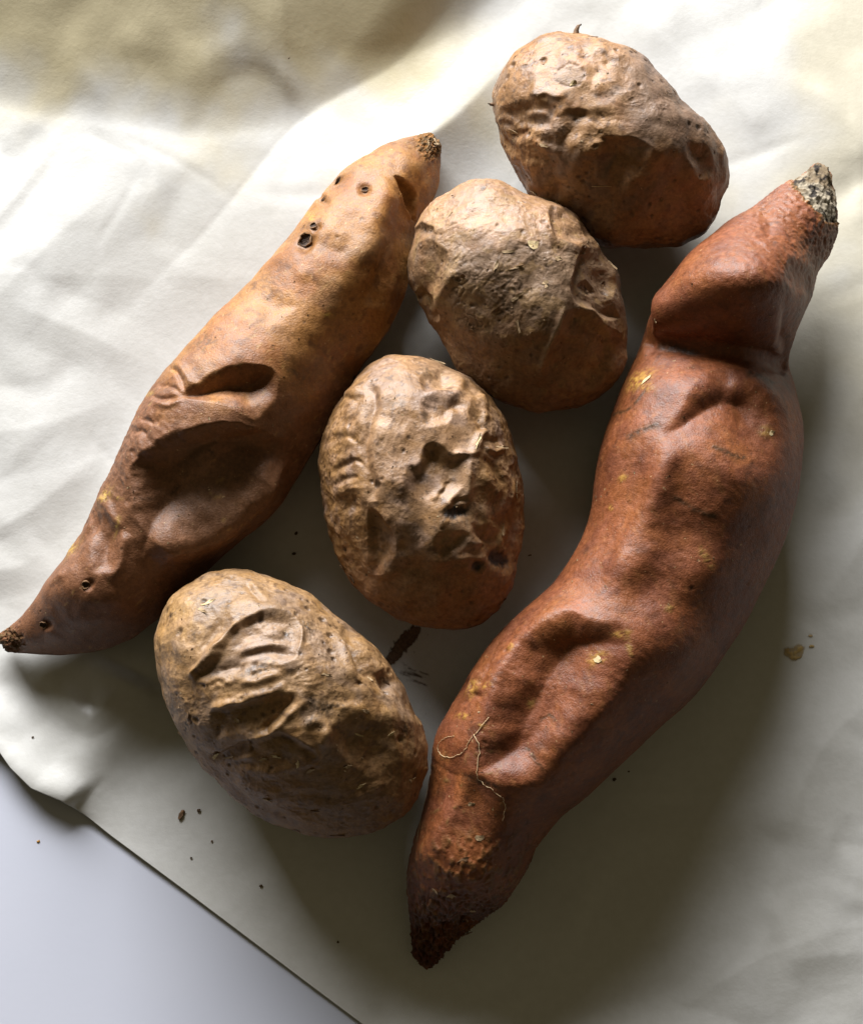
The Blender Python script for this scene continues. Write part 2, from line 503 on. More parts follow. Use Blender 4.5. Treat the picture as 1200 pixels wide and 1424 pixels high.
def sweet_shape(stations, hk, lift, rings=620, around=300, zbot=.96, skew=0.0):
    st_ = np.array([(*l, *r) for l, r in stations], float)
    n = len(st_)
    # resample by length along the middle
    dense = smooth_poly(st_, False, 12)
    def spline(vals):
        return smooth_poly(np.array(vals, float)[:, None], False, 12)[:, 0]
    hk, lift = spline(hk), spline(lift)
    mid = (dense[:, :2]+dense[:, 2:])/2
    s = np.concatenate([[0], np.cumsum(np.hypot(*np.diff(mid, axis=0).T))]); Ltot = s[-1]
    q = np.linspace(0, Ltot, rings)
    D = np.stack([np.interp(q, s, dense[:, k]) for k in range(4)], -1)
    hk = np.interp(q, s, hk); lift = np.interp(q, s, lift)
    Lp, Rp = D[:, :2].copy(), D[:, 2:].copy()
    wantL, wantR = Lp.copy(), Rp.copy()
    # widths lean along the table, so measure across the local axis
    t = np.gradient((Lp+Rp)/2, axis=0); t /= np.linalg.norm(t, axis=1)[:, None]
    nrm = np.stack([-t[:, 1], t[:, 0]], -1)
    wid = np.abs(((Rp-Lp)*nrm).sum(1))
    k = np.ones(25)/25
    wid = np.convolve(np.pad(wid, 12, 'edge'), k, 'valid')
    hh = wid*.5*hk*S
    zc = hh*zbot+lift*S
    ang = np.linspace(0, 2*math.pi, around, endpoint=False)
    def build(Lp, Rp):
        L3, R3 = unproject(Lp, zc), unproject(Rp, zc)
        c, a = (L3+R3)/2, (R3-L3)/2
        V = c[:, None, :]+np.cos(ang)[None, :, None]*a[:, None, :]
        sa = np.sin(ang); prof = np.where(sa < 0, sa*zbot, np.maximum(sa, 1e-9)**(1+skew*sstep(-.25, .6, np.cos(ang))))
        V[:, :, 2] += prof[None, :]*hh[:, None]
        return V
    for it in range(4):
        p = project(build(Lp, Rp).reshape(-1, 3)).reshape(rings, around, 2)
        axis = wantR-wantL; ln = np.maximum(np.linalg.norm(axis, axis=1), 1); ax = axis/ln[:, None]
        pr = ((p-wantL[:, None])*ax[:, None]).sum(-1)
        lo, hi = pr.min(1), pr.max(1)
        Lp -= lo[:, None]*ax*.8; Rp += (ln-hi)[:, None]*ax*.8
    V = build(Lp, Rp)
    idx = np.arange(rings*around).reshape(rings, around)
    nx = np.roll(idx, -1, 1)
    Fq = np.stack([idx[:-1], nx[:-1], nx[1:], idx[1:]], -1).reshape(-1, 4)
    # caps: rings shrinking to the end points
    Vl = [V.reshape(-1, 3)]; Fl = [Fq]; base = rings*around
    for ring, prev, flip in ((0, 1, True), (rings-1, rings-2, False)):
        c = V[ring].mean(0); d = c-V[prev].mean(0); d /= np.linalg.norm(d); r = np.linalg.norm(V[ring]-c, axis=1).mean()
        last = idx[ring]
        for f in (.8, .6, .4, .2, .03):
            Vl.append(c+(V[ring]-c)*f+d*r*.45*math.sqrt(1-f*f))
            cur = base+np.arange(around); base += around
            q4 = np.stack([last, np.roll(last, -1), np.roll(cur, -1), cur], -1)
            Fl.append(q4[:, ::-1] if flip else q4); last = cur
    V = np.concatenate(Vl); Fq = np.concatenate(Fl)
    n_ = normals_of(V, Fq)
    if ((V-V.mean(0))*n_).sum() < 0: Fq = Fq[:, ::-1]
    return V, Fq

class Tuber:
    def __init__(self, name, V, Fq, label, cat, group, mat):
        self.V0, self.F = V, Fq
        self.n0 = normals_of(V, Fq)
        P0 = project(V); k3 = V/S/70
        self.P = P0+7*np.column_stack([fbm(k3+5, 3), fbm(k3+25, 3)])
        view = (CAM-V); view /= np.linalg.norm(view, axis=1)[:, None]
        self.face = (view*self.n0).sum(1)
        self.gate = sstep(-.15, .12, self.face)
        self.q = V/S                               # pixel-sized 3-D coordinates
        self.h = np.zeros(len(V)); self.hall = np.zeros(len(V))
        self.name, self.mat = name, mat
        self.col = None
        # slope allowance: features measured straight down the view are laid back onto the slope
        self.label, self.cat, self.group = label, cat, group
        self.masks = []
        self.tone = np.array([.80, .78, .78]); self.gam = 1.25; self.hs = 1.0; self.raw = None
    def finish(self):
        c0 = self.col*.62
        self.col = np.clip(self.col, .005, 1)**self.gam*self.tone
        if self.raw is not None: self.col = self.col*(1-self.raw[:, None])+c0*self.raw[:, None]
        d = self.h*self.gate*self.hs+self.hall
        self.V = self.V0+self.n0*(d*S)[:, None]
        # rest on the table: nothing below the paper
        self.V[:, 2] = np.where(self.V[:, 2] < .0002, .0002+(self.V[:, 2]-.0002)*.03, self.V[:, 2])
        self.n = normals_of(self.V, self.F)
        lowest = self.V[self.V[:, 2].argmin()]
        base = np.array([self.V[:, 0].mean(), self.V[:, 1].mean(), self.V[:, 2].min()])
        self.base = base
        root = bpy.data.objects.new(self.name, None); C.objects.link(root)
        root.location = base; root.empty_display_size = .02
        tag(root, self.label, self.cat, self.group)
        self.root = root
        fm = np.zeros(len(self.F), int)
        for k, (pname, mask, mat, lab) in enumerate(self.masks):
            m = mask[self.F].mean(1) > .5
            fm[m] = k+1
        groups = [("body", self.mat, None)]+[(p, m, l) for p, _, m, l in self.masks]
        for k, (pname, mat, lab) in enumerate(groups):
            f = self.F[fm == k]
            if len(f) == 0: continue
            used = np.unique(f); re = np.zeros(len(self.V), np.int64); re[used] = np.arange(len(used))
            o = new_obj(pname, mesh_np(pname, self.V[used]-base, re[f], mat, self.col[used]), root)
            if lab: tag(o, lab)
        vis = self.face > .03
        self.vi = np.nonzero(vis)[0]
        self.Pv = project(self.V[self.vi])
    def at(self, x, y):
        """surface point and frame under a photograph position, in the tuber's own coordinates"""
        d = (self.Pv[:, 0]-x)**2+(self.Pv[:, 1]-y)**2
        k = np.argpartition(d, 12)[:12]
        i = self.vi[k]
        n = self.n[i].mean(0); n /= np.linalg.norm(n)
        return self.V[self.vi[d.argmin()]]-self.base, n

def frame(n, ang):
    n = Vector(n).normalized()
    a = Vector((math.cos(ang), math.sin(ang), 0)); a = (a-n*a.dot(n)).normalized()
    return a, n.cross(a).normalized(), n

rnd = random.Random(5)
def flake_verts(r, ln, curl, thick, n=9, rough=.5):
    r, ln = r*.72, ln*.72; curl *= .8
    """irregular curled scrap of skin: top and bottom skins of a thin plate, local coordinates in pixels"""
    top = [(0, 0, curl*.15)]
    for k in range(n):
        a = 2*math.pi*k/n; q = 1+rnd.uniform(-rough, rough)
        x, y = math.cos(a)*ln*q, math.sin(a)*r*q
        top.append((x, y, curl*max(0, math.cos(a-.6))**2+rnd.uniform(-.1, .25)*curl))
    bot = [(x*.97, y*.97, z-thick) for x, y, z in top]
    faces = []
    for k in range(n):
        a, b = 1+k, 1+(k+1) % n
        faces.append((0, a, b)); o = n+1
        faces.append((o, o+b, o+a)); faces.append((a, o+a, o+b)); faces.append((a, o+b, b))
    return top+bot, faces

def place(verts, p, fr, lift=0.0):
    a, b, n = fr
    p = Vector(p)
    return [p+(a*x+b*y+n*(z+lift))*S for x, y, z in verts]

def add_flake(t, x, y, r, ln, ang, mat, curl=2.5, thick=.8, name="skin_flake", lift=.3):
    p, n = t.at(x, y)
    v, f = flake_verts(r, ln, curl, thick)
    me = bpy.data.meshes.new(name); me.from_pydata(place(v, p, frame(n, ang), lift), [], f); me.update()
    me.materials.append(mat)
    return new_obj(name, me, t.root)

def add_small_flakes(t, spots, mat, name):
    V, Fc = [], []
    for (x, y, r, ln, ang) in spots:
        p, n = t.at(x, y)
        v, f = flake_verts(r, ln, rnd.uniform(.6, 2.0), .5, 6, .35)
        o = len(V); V += place(v, p, frame(n, ang), .15); Fc += [tuple(i+o for i in q) for q in f]
    me = bpy.data.meshes.new(name); me.from_pydata(V, [], Fc); me.update(); me.materials.append(mat)
    o = new_obj(name, me, t.root); tag(o, kind="stuff"); return o

def add_eye(t, x, y, r, squash=1.0, ang=0.0, rim=1.0):
    """dried root eye: a corky ring (part) with a dark cup inside (sub-part)"""
    p, n = t.at(x, y); fr = frame(n, ang); V, Fc = [], []
    k, m = 18, 6
    for i in range(k):
        a = 2*math.pi*i/k; wob = 1+rnd.uniform(-.2, .2)
        for j in range(m):
            b = 2*math.pi*j/m
            rr = r*wob+math.cos(b)*r*.14*rim*(1+.8*math.sin(a*2+r))
            V.append((math.cos(a)*rr, math.sin(a)*rr*squash, math.sin(b)*r*.14*rim*(1+.8*math.sin(a*2+r))+.1))
    for i in range(k):
        for j in range(m):
            Fc.append((i*m+j, ((i+1) % k)*m+j, ((i+1) % k)*m+(j+1) % m, i*m+(j+1) % m))
    me = bpy.data.meshes.new("root_eye"); me.from_pydata(place(V, p, fr, r*.35), [], Fc); me.update(); me.materials.append(MAT_RIM)
    for q in me.polygons: q.use_smooth = True
    o = new_obj("root_eye", me, t.root)
    V, Fc = [(0, 0, -r*.22)], []
    for ring, (f, z) in enumerate(((.4, -.2), (.75, -.12), (1.0, .1))):
        for i in range(k):
            a = 2*math.pi*i/k; w = 1+rnd.uniform(-.08, .08)
            V.append((math.cos(a)*r*f*w, math.sin(a)*r*f*squash*w, z*r+rnd.uniform(-.05, .05)*r))
    for i in range(k): Fc.append((0, 1+i, 1+(i+1) % k))
    for g in range(2):
        for i in range(k): Fc.append((1+g*k+i, 1+(g+1)*k+i, 1+(g+1)*k+(i+1) % k, 1+g*k+(i+1) % k))
    # the cup floor sits just above the hollowed skin
    me = bpy.data.meshes.new("hollow"); me.from_pydata(place(V, p, fr, r*.30), [], Fc); me.update(); me.materials.append(MAT_HOLE)
    new_obj("hollow", me, o)

def tube_mesh(name, pts, r0, r1, mat, k=6):
    V, Fc = [], []
    pts = [Vector(p) for p in pts]
    for i, p in enumerate(pts):
        d = (pts[min(i+1, len(pts)-1)]-pts[max(i-1, 0)]).normalized()
        a = d.orthogonal().normalized(); b = d.cross(a)
        r = (r0+(r1-r0)*i/(len(pts)-1))*S
        for j in range(k):
            q = 2*math.pi*j/k; V.append(p+(a*math.cos(q)+b*math.sin(q))*r)
    for i in range(len(pts)-1):
        for j in range(k):
            Fc.append((i*k+j, i*k+(j+1) % k, (i+1)*k+(j+1) % k, (i+1)*k+j))
    Fc.append(tuple(range(k))[::-1]); Fc.append(tuple((len(pts)-1)*k+j for j in range(k)))
    me = bpy.data.meshes.new(name); me.from_pydata(V, [], Fc); me.update(); me.materials.append(mat)
    for q in me.polygons: q.use_smooth = True
    return me

def lenticels(t, count, seed, rmin, rmax, depth, region=None):
    """small pits scattered over the skin; returns their darkness"""
    rs = np.random.RandomState(seed); dark = np.zeros(len(t.P))
    cand = np.nonzero(t.face > .1)[0]
    picks = rs.choice(cand, count, replace=False)
    for i in picks:
        r = rs.uniform(rmin, rmax)*(1 if rs.rand() < .8 else 1.7)
        near_ = np.nonzero(np.abs(t.q[:, 0]-t.q[i, 0]) < r*3)[0]
        near_ = near_[np.abs(t.q[near_, 1]-t.q[i, 1]) < r*3]
        dd = np.sqrt(((t.q[near_]-t.q[i])**2).sum(1))/r
        dd = dd*(1+.35*perlin(t.q[near_]/(r*1.1)))
        g = np.exp(-dd**2.5)
        t.hall[near_] += -depth*g*r/2.5+depth*.10*np.exp(-((dd-1.35)/.35)**2)*r/2.5
        dark[near_] = np.maximum(dark[near_], g*rs.uniform(.4, 1))
    return dark

# ------------------------------------------------------------------ the pale copper sweet potato on the left
A_ST = [((590,188),(613,210)), ((565,193),(612,236)), ((539,200),(610,258)), ((507,219),(600,285)), ((475,240),(580,325)),
        ((443,277),(571,375)), ((405,325),(558,425)), ((373,363),(530,472)), ((343,400),(502,515)), ((299,440),(478,555)),
        ((258,481),(452,600)), ((220,527),(425,645)), ((190,575),(395,690)), ((168,625),(355,735)), ((147,675),(310,775)),
        ((117,728),(262,815)), ((90,770),(228,852)), ((62,810),(185,888)), ((40,843),(120,908)), ((18,868),(60,913)), ((4,881),(18,907))]
V, Fq = sweet_shape(A_ST, [.95]*21, [34,33,30,26,20,14,9,5,2,0,0,0,0,0,0,2,4,6,8,9,10], skew=1.25)
A = Tuber("sweet_potato", V, Fq, "pale copper sweet potato with a big sunken dent, lying along the left",
          "sweet potato", "sweet potatoes on the paper", MAT_SWEET)
P, q = A.P, A.q
A.hall += fbm(q/95, 3)*4.0 + fbm(q/28+5, 2)*.8
A.h += dent(P, [(180,645),(205,624),(233,606),(280,592),(336,586),(376,602),(394,638),(366,678),(318,724),(280,750),(243,757),(205,747),(186,725),(181,690)],
            34, [30,30,30,32,34,44,50,58,60,60,58,56,50,40], .4)
A.h += ridge(P, [(390,622),(362,676),(314,720),(276,745),(240,754),(205,748)], 24, 25, .2)
A.h += dent(P, [(253,552),(273,531),(299,515),(345,503),(384,516),(388,552),(350,576),(300,562)], 28, [20,20,20,24,30,44,50,36], .4)
A.h += dent(P, [(548,247),(562,250),(577,262),(580,285),(577,310),(566,292),(557,270)], 22, [10,9,10,14,12,9,10], .7)
A.h += ridge(P, [(548,257),(534,275),(523,300),(516,335),(508,380)], 17, 11)
A.h += ridge(P, [(556,262),(566,284),(577,308)], 5, 5)
A.h += dent(P, [(432,335),(455,320),(490,330),(500,352),(480,372),(445,362)], 6, 30, 0)
A.h += dent(P, [(505,350),(530,330),(548,370),(530,430),(505,420)], 7, 30, .2)
A.h += dent(P, [(350,412),(400,400),(415,430),(370,455)], 4, 25, 0)
# puckers beside the dent
for pts, w, h in (([(228,506),(246,518),(256,530),(261,548)], 3.2, -4), ([(206,548),(226,556),(248,552)], 3, -4), ([(214,535),(236,538),(255,546)], 3, -3),
                  ([(190,585),(210,592),(226,580)], 4, -3.5), ([(182,600),(204,612)], 4, -3), ([(240,503),(262,520),(270,535)], 5, 3.5),
                  ([(215,560),(238,566),(258,556)], 4, 3), ([(176,625),(186,640)], 4, -3),
                  ([(86,800),(104,766),(122,738),(138,706)], 7, -6), ([(74,815),(92,790),(104,766)], 5, 3), ([(140,690),(150,708),(165,745)], 8, 4),
                  ([(178,745),(168,770),(150,812)], 9, 5), ([(150,735),(138,770),(128,800)], 8, -4)):
    A.h += ridge(P, pts, w, h, .3)
A.h += dent(P, [(118,735),(150,715),(170,745),(160,790),(130,790)], 7, 22, .3)
edge_w = spot(P, 170, 640, 60, 130, .55)
A.hall += edge_w*ridged(np.column_stack([q[:,0]*.8+q[:,1]*.5, q[:,1]*.8-q[:,0]*.5, q[:,2]])/[14,30,18], 2)*1.6
for x, y, r in ((426,335,12),(437,314,6),(508,264,8),(450,278,6),(119,812,7),(62,868,7)):
    A.h += -r*.75*spot(P, x, y, r*1.05, power=3)
A.h += -6*spot(P, 471, 252, 12, 4.5, -.75)
stem = sstep(30, 12, np.hypot(P[:,0]-602, P[:,1]-200)+fbm(q/9,2)*6)
tip = sstep(30, 16, np.hypot(P[:,0]-8, P[:,1]-893)+fbm(q/9,2)*6)
A.hall += (stem+tip)*(ridged(q/9, 3)*3.2-2.5)
dark = lenticels(A, 34, 3, 1.1, 2.4, 1.0)
big, med = fbm(q/75+3, 4), fbm(q/22+8, 4)
col = np.tile(np.array([.50, .255, .12]), (len(P), 1))
col = lerp(col, (.42, .185, .09), sstep(-.1, .6, big)*.8)
col = lerp(col, (.47, .27, .18), sstep(.1, .6, fbm(q/50+21, 4))*.6)
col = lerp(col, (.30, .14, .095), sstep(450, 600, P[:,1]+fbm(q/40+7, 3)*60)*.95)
col = lerp(col, (.22, .10, .06), sstep(.35, .7, med)*.5)
col = lerp(col, (.36, .22, .19), spot(P, 290, 680, 90, 70)*.6)
streak = fbm(np.column_stack([(q[:,0]+q[:,1])/60, (q[:,0]-q[:,1])/7, q[:,2]/7]), 3)
col = lerp(col, (.62, .42, .23), sstep(.45, .8, streak)*.45*sstep(-.2,.5,big))
for x, y, rx, ry, a, k in ((290,477,16,7,-.5,.7),(380,392,26,14,-.8,.4),(410,520,14,4,.6,.7),(300,640,12,5,.7,.85),(233,690,10,7,0,.8),(195,688,8,4,0,.7),(470,300,20,10,.4,.3),(345,700,10,6,0,.3)):
    col = lerp(col, (.10, .055, .04), rag(spot(P, x, y, rx, ry, a)*k, -.4, .4, q/6+x, 3))
for x, y, rx, ry, a in ((150,690,5,16,.5),(100,760,4,14,.5),(160,735,3,14,.4),(205,545,4,4,0),(167,690,4,3,0),(430,300,6,3,-.6),(455,440,7,3,0)):
    col = lerp(col, (.66, .46, .16), rag(spot(P, x, y, rx, ry, a)*.8, -.5, .3, q/5+y, 3))
col = lerp(col, (.09, .05, .03), dark*.8)
col = lerp(col, (.20, .13, .08), np.clip(stem+tip, 0, 1)*sstep(-.5, .5, fbm(q/5, 3)))
for x, y, r in ((426,335,12),(437,314,5.5),(508,264,8),(450,278,5),(471,252,6)):
    col = lerp(col, (.26, .12, .06), spot(P, x, y, r*1.7)*.6)
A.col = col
A.tone = np.array([.67, .72, .52]); A.gam = 1.25
A.masks = [("stem_end", stem, MAT_SCAR, "ragged brown fibrous stem end"), ("root_tip", tip, MAT_SCAR, "dry split root tip")]
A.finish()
for x, y, r, sq, an, rim in ((426,335,10,.85,.6,.8),(437,314,4.5,1,0,1),(508,264,5.5,.65,.1,.8),(450,278,4,.55,.7,.5),(471,252,8,.3,.75,.5),(119,812,5,1,0,1.3),(62,868,5,.9,0,1)):
    add_eye(A, x, y, r, sq, an, rim)
for k in range(16):                                    # frayed fibres round the stem end
    a = rnd.uniform(-1.3, 1.8); rr = rnd.uniform(2, 11)
    p, n = A.at(601+rr*math.cos(a*1.7+1)*.9, 202+rr*math.sin(a*1.7))
    d = Vector((math.cos(a), math.sin(a)*.8, rnd.uniform(.1, .9))).normalized()
    L = rnd.uniform(5, 13)*S
    pts = [Vector(p)+d*L*f+Vector((rnd.uniform(-1, 1), rnd.uniform(-1, 1), rnd.uniform(-1, 1)))*S*1.5*f for f in (-.3, .2, .6, 1)]
    new_obj("stem_fibre", tube_mesh("stem_fibre", pts, rnd.uniform(1.0, 2.0), .3, MAT_FLAKE if k % 3 else MAT_FLAKE_DARK), A.root)

# ------------------------------------------------------------------ the red-brown sweet potato on the right
B_ST = [((1130,231),(1154,244)), ((1112,245),(1162,285)), ((1087,260),(1163,318)), ((1050,290),(1151,353)), ((1006,314),(1136,380)),
        ((962,350),(1129,410)), ((927,393),(1116,440)), ((909,432),(1104,470)), ((894,474),(1095,505)), ((877,515),(1105,535)),
        ((859,553),(1114,568)), ((844,592),(1117,602)), ((832,631),(1114,645)), ((827,669),(1107,690)), ((821,710),(1095,735)),
        ((805,752),(1078,780)), ((774,803),(1050,840)), ((738,838),(1015,900)), ((704,872),(968,967)), ((675,906),(918,1012)),
        ((650,942),(868,1058)), ((626,985),(813,1108)), ((606,1025),(776,1140)), ((599,1080),(749,1176)), ((589,1125),(731,1213)),
        ((575,1180),(703,1254)), ((567,1235),(660,1285)), ((573,1285),(634,1308)), ((575,1325),(613,1334)), ((585,1341),(605,1341))]
V, Fq = sweet_shape(B_ST, [.9,.95,1.0,1.08,1.16,1.25,1.32,1.22,.84,.80,.86,.86,.86,.86,.86,.86,.88,.9,.92,.94,.95,.97,.98,1,1,1,.95,.9,.85,.8],
                    [78,72,62,52,44,36,28,14,2,0,0,0,0,0,0,0,0,0,0,0,0,0,0,0,2,5,8,10,10,10], rings=680, around=290, skew=.7)
B = Tuber("sweet_potato", V, Fq, "long red-brown sweet potato with a pinched neck, curving down the right",
          "sweet potato", "sweet potatoes on the paper", MAT_SWEET)
P, q = B.P, B.q
B.hall += fbm(q/110, 2)*3.0 + fbm(q/30+5, 2)*.5
B.h += dent(P, [(922,608),(936,570),(963,535),(998,518),(1037,518),(1068,532),(1088,561),(1093,600),(1088,640),(1065,672),(1020,668),(965,630)],
            36, [50,46,42,38,38,42,56,70,96,116,126,110], .1)
B.h += dent(P, [(828,857),(786,855),(749,874),(717,906),(690,948),(671,994),(661,1040),(666,1080),(703,1092),(745,1087),(777,1070),(806,1035),(842,985),(866,935),(880,893),(862,862)],
            36, [44,40,40,44,50,54,56,54,52,52,56,70,84,90,80,56], .25)
B.h += ridge(P, [(930,600),(922,650),(905,720),(875,785),(830,850)], 22, 13, .25)
B.h += ridge(P, [(828,853),(786,851),(748,870),(714,902),(686,944),(666,990)], 12, 3, .2)
B.h += dent(P, [(890,760),(950,700),(1010,720),(990,800),(930,850),(880,830)], 3, 50, 0)
# crease under the neck lobe
B.h += ridge(P, [(895,478),(940,484),(1000,494),(1050,503),(1096,508)], 12, -8, .06)
B.h += ridge(P, [(905,440),(960,446),(1020,456),(1090,462)], 32, 14, .1)
B.h += dent(P, [(1128,375),(1100,360),(1092,388),(1110,412),(1130,410)], 6, 20, .3)
B.h += ridge(P, [(1048,292),(1065,310),(1072,335)], 10, -5, .3)
B.h += ridge(P, [(662,1050),(640,1110),(612,1160),(590,1215)], 16, 6, .2)
for pts, w, h in (([(650,940),(640,960),(628,985)], 3, -4), ([(665,935),(655,955),(645,978)], 3, 3), ([(683,920),(670,945),(660,960)], 3, -3),
                  ([(640,985),(652,975),(668,972)], 3, -3), ([(600,1060),(612,1066),(640,1078),(668,1092)], 4, -1)):
    B.h += ridge(P, pts, w, h, .3)
neck = sstep(430, 330, P[:,1])*sstep(1000, 1060, P[:,0])
wr = np.column_stack([(q[:,0]*.7+q[:,1]*.7)/7.5, (q[:,0]*.7-q[:,1]*.7)/20, q[:,2]/10])
B.hall += neck*ridged(wr, 2)*1.8
B.hall += ridged(wr*.8+9, 2)*.35
scarpoly = smooth_poly([(1130,226),(1157,232),(1168,262),(1171,305),(1156,309),(1143,298),(1130,283),(1117,266),(1103,256),(1108,242)], True, 5)
sd = np.full(len(P), 1e9)
for d, t, s in segs(P, scarpoly, True): sd = np.minimum(sd, d)
sgn = np.where(inside(P, scarpoly), sd, -sd)+fbm(q/7, 2)*4
scar = sstep(-1, 1.5, sgn)*sstep(-.4, -.1, B.face)
B.hall += scar*(ridged(q/16, 2)*3.5-6)+np.exp(-(sgn/4)**2)*2.5*(B.face > -.2)*fbm(q/6, 2)
tipm = sstep(1225, 1285, P[:,1]+fbm(q/14, 2)*14)
along = np.column_stack([q[:,0]/5.5, q[:,1]/32, q[:,2]/5.5])
B.hall += tipm*(ridged(along, 2)*4.2-3.6)+sstep(1130,1200,P[:,1])*sstep(.05,.3,fbm(q/[9,16,9]+3,2))*1.6+sstep(1270, 1310, P[:,1])*fbm(q/7, 3)*3
B.h += -8*spot(P, 643, 1281, 9, power=3)
dark = lenticels(B, 60, 9, 1.0, 2.2, 1.0)
big, med = fbm(q/80+13, 4), fbm(q/20+4, 4)
col = np.tile(np.array([.385, .158, .082]), (len(P), 1))
col = lerp(col, (.46, .20, .09), sstep(-.1, .6, big)*.75)
col = lerp(col, (.29, .115, .07), sstep(.05, .6, fbm(q/45+31, 4))*.7)
col = lerp(col, (.43, .19, .135), sstep(.1, .6, fbm(q/55+41, 3))*.5)
streak = fbm(np.column_stack([(q[:,0]*.4-q[:,1]*.9)/55, (q[:,0]*.9+q[:,1]*.4)/9, q[:,2]/9]), 3)
col = lerp(col, (.54, .28, .14), sstep(.35, .8, streak)*.4)
col = lerp(col, (.20, .085, .05), sstep(.4, .75, med)*.5)
# corky cross scratches and yellow rub marks
for pts, w in (([(870,612),(895,600),(925,590)], 3.5), ([(988,616),(1020,628),(1052,636)], 3.5), ([(932,690),(962,702),(998,716)], 3.5), ([(1040,520),(1068,528),(1085,540)], 2.5),
               ([(905,478),(935,482),(975,490)], 3), ([(745,1008),(760,1000),(775,1014)], 2.5), ([(726,1046),(745,1060),(758,1074)], 2.5), ([(640,1078),(668,1092),(700,1098)], 3), ([(842,580),(880,565),(905,545)], 2)):
    g = rag(ridge(P, pts, w*1.25, 1, .15), -.75, .1, q/4.5+pts[0][0], 2)
    B.hall += g*1.3*fbm(q/3.5, 2)
    col = lerp(col, (.15, .085, .045), g*.9)
for x, y, rx, ry, a in ((893,530,17,8,-.6),(902,543,8,4,0),(1071,601,6,7,0),(832,916,12,9,-.5),(873,895,3.5,18,-.25),(862,875,11,3.5,.1),(930,849,5,6,0),(726,970,5,7,0),
                        (851,709,3,3,0),(981,774,4,15,-.55),(712,900,4,5,.5),(655,965,10,4,-1),(640,1000,6,4,0),(866,662,3,5,.4),(634,945,14,4,-1.0),(676,958,7,3,-.4),(668,1010,4,3,0)):
    g = rag(spot(P, x, y, rx*1.25, ry*1.25, a, 3), -.45, .15, q/5+x, 3)
    col = lerp(col, (.70, .47, .15) if (int(x) % 3) else (.55, .38, .16), g*.85)
    B.hall += g*.7
for k in range(26):
    rs = np.random.RandomState(k+50)
    x, y = rs.uniform(585, 700), rs.uniform(1040, 1270)
    g = spot(P, x, y, rs.uniform(3, 8), rs.uniform(2, 4), rs.uniform(0, 3))*sstep(-.4, .3, fbm(q/4+k, 2))
    col = lerp(col, (.42, .29, .15), g*.7); B.hall += g*.8
col = lerp(col, (.07, .035, .025), dark*.75)
col = lerp(col, (.34,.22,.11), sstep(1130,1210,P[:,1])*sstep(.1,.35,fbm(q/[9,16,9]+3,2))*.55)
col = lerp(col, (.15, .075, .045), tipm*sstep(-.6, .4, fbm(along, 3))*.85)
sc = lerp(np.tile(np.array([.47, .41, .31]), (len(P), 1)), (.24, .18, .11), sstep(-.25, .3, fbm(q/22+2, 2)+(262-P[:,1])/60))
sc = lerp(sc, (.03, .022, .015), sstep(.16, .42, fbm(q/13+6, 3)+np.exp(-(sgn/6)**2)*.40-.1))
col = col*(1-scar[:, None])+sc*scar[:, None]
col = lerp(col, (.45, .30, .12), np.exp(-((sgn+2)/4)**2)*sstep(-.3, .4, fbm(q/6, 2))*.7*sstep(-.1,.2,B.face))
B.col = col
B.tone = np.array([.575, .545, .42]); B.gam = 1.25
B.raw = scar
B.masks = [("stem_scar", scar, MAT_SCAR, "pale broken stem scar with black cracks"), ("root_tip", sstep(1278, 1290, P[:,1]+fbm(q/14, 2)*12), MAT_SCAR, "dark shrivelled fibrous root tip")]
B.finish()
add_eye(B, 643, 1281, 7, 1, 0, .8)
for x, y, r, ln, a, m in ((628,1246,4,8,.1,MAT_FLAKE),(606,1240,3,7,-.8,MAT_FLAKE),(655,1268,3,7,-.5,MAT_FLAKE),(667,1166,5,8,.1,MAT_FLAKE),(645,1195,4,12,.3,MAT_FLAKE_DARK),
                          (655,1118,3.5,7,.2,MAT_FLAKE),(648,1300,5,11,.2,MAT_FLAKE_DARK),(1071,601,5,6,.4,MAT_FLAKE_PALE),(832,918,6,8,-.4,MAT_FLAKE_PALE),(896,529,4,11,.6,MAT_FLAKE_PALE),
                          (1112,262,4,10,.7,MAT_FLAKE),(911,447,4,6,.3,MAT_FLAKE)):
    add_flake(B, x, y, r, ln, a, m, 1.6)

# ------------------------------------------------------------------ potatoes
def potato(outline, height, label, name="potato"):
    WS[0] = 1.2
    V, Fq = potato_shape(outline, height)
    t = Tuber(name, V, Fq, label, "potato", "potatoes on the paper", MAT_POTATO)
    t.tone = np.array([.60, .53, .525]); t.gam = 1.22; t.hs = .9
    return t

def papery(t, seed, amp, scale=24.0):
    """thin branching wrinkles: narrow crests between smooth skin"""
    q = t.q/scale+seed; wv = np.column_stack([perlin(q*.6+3), perlin(q*.6+13), perlin(q*.6+23)])*.9
    a = 1-np.abs(perlin(q*[1, 1.5, 1.2]+wv)); b = 1-np.abs(perlin(q*[1.9, 1.3, 1.6]+wv+7))
    m = sstep(-.35, .35, perlin(q*.35+41))
    t.hall += amp*m*(np.clip(a, 0, 1)**9+.5*np.clip(b, 0, 1)**9)

def potato_colour(t, seed, base, alt, grey, warm):
    q = t.q
    c = np.tile(np.array(base), (len(q), 1))
    c = lerp(c, alt, sstep(-.15, .5, fbm(q/60+seed, 4))*.8)
    c = lerp(c, grey, sstep(.0, .5, fbm(q/48+seed+11, 4))*.75)
    c = lerp(c, warm, sstep(.1, .6, fbm(q/30+seed+23, 4))*.6)
    c = lerp(c, (.16, .10, .055), sstep(.32, .62, fbm(q/11+seed+37, 4))*.55)
    return c

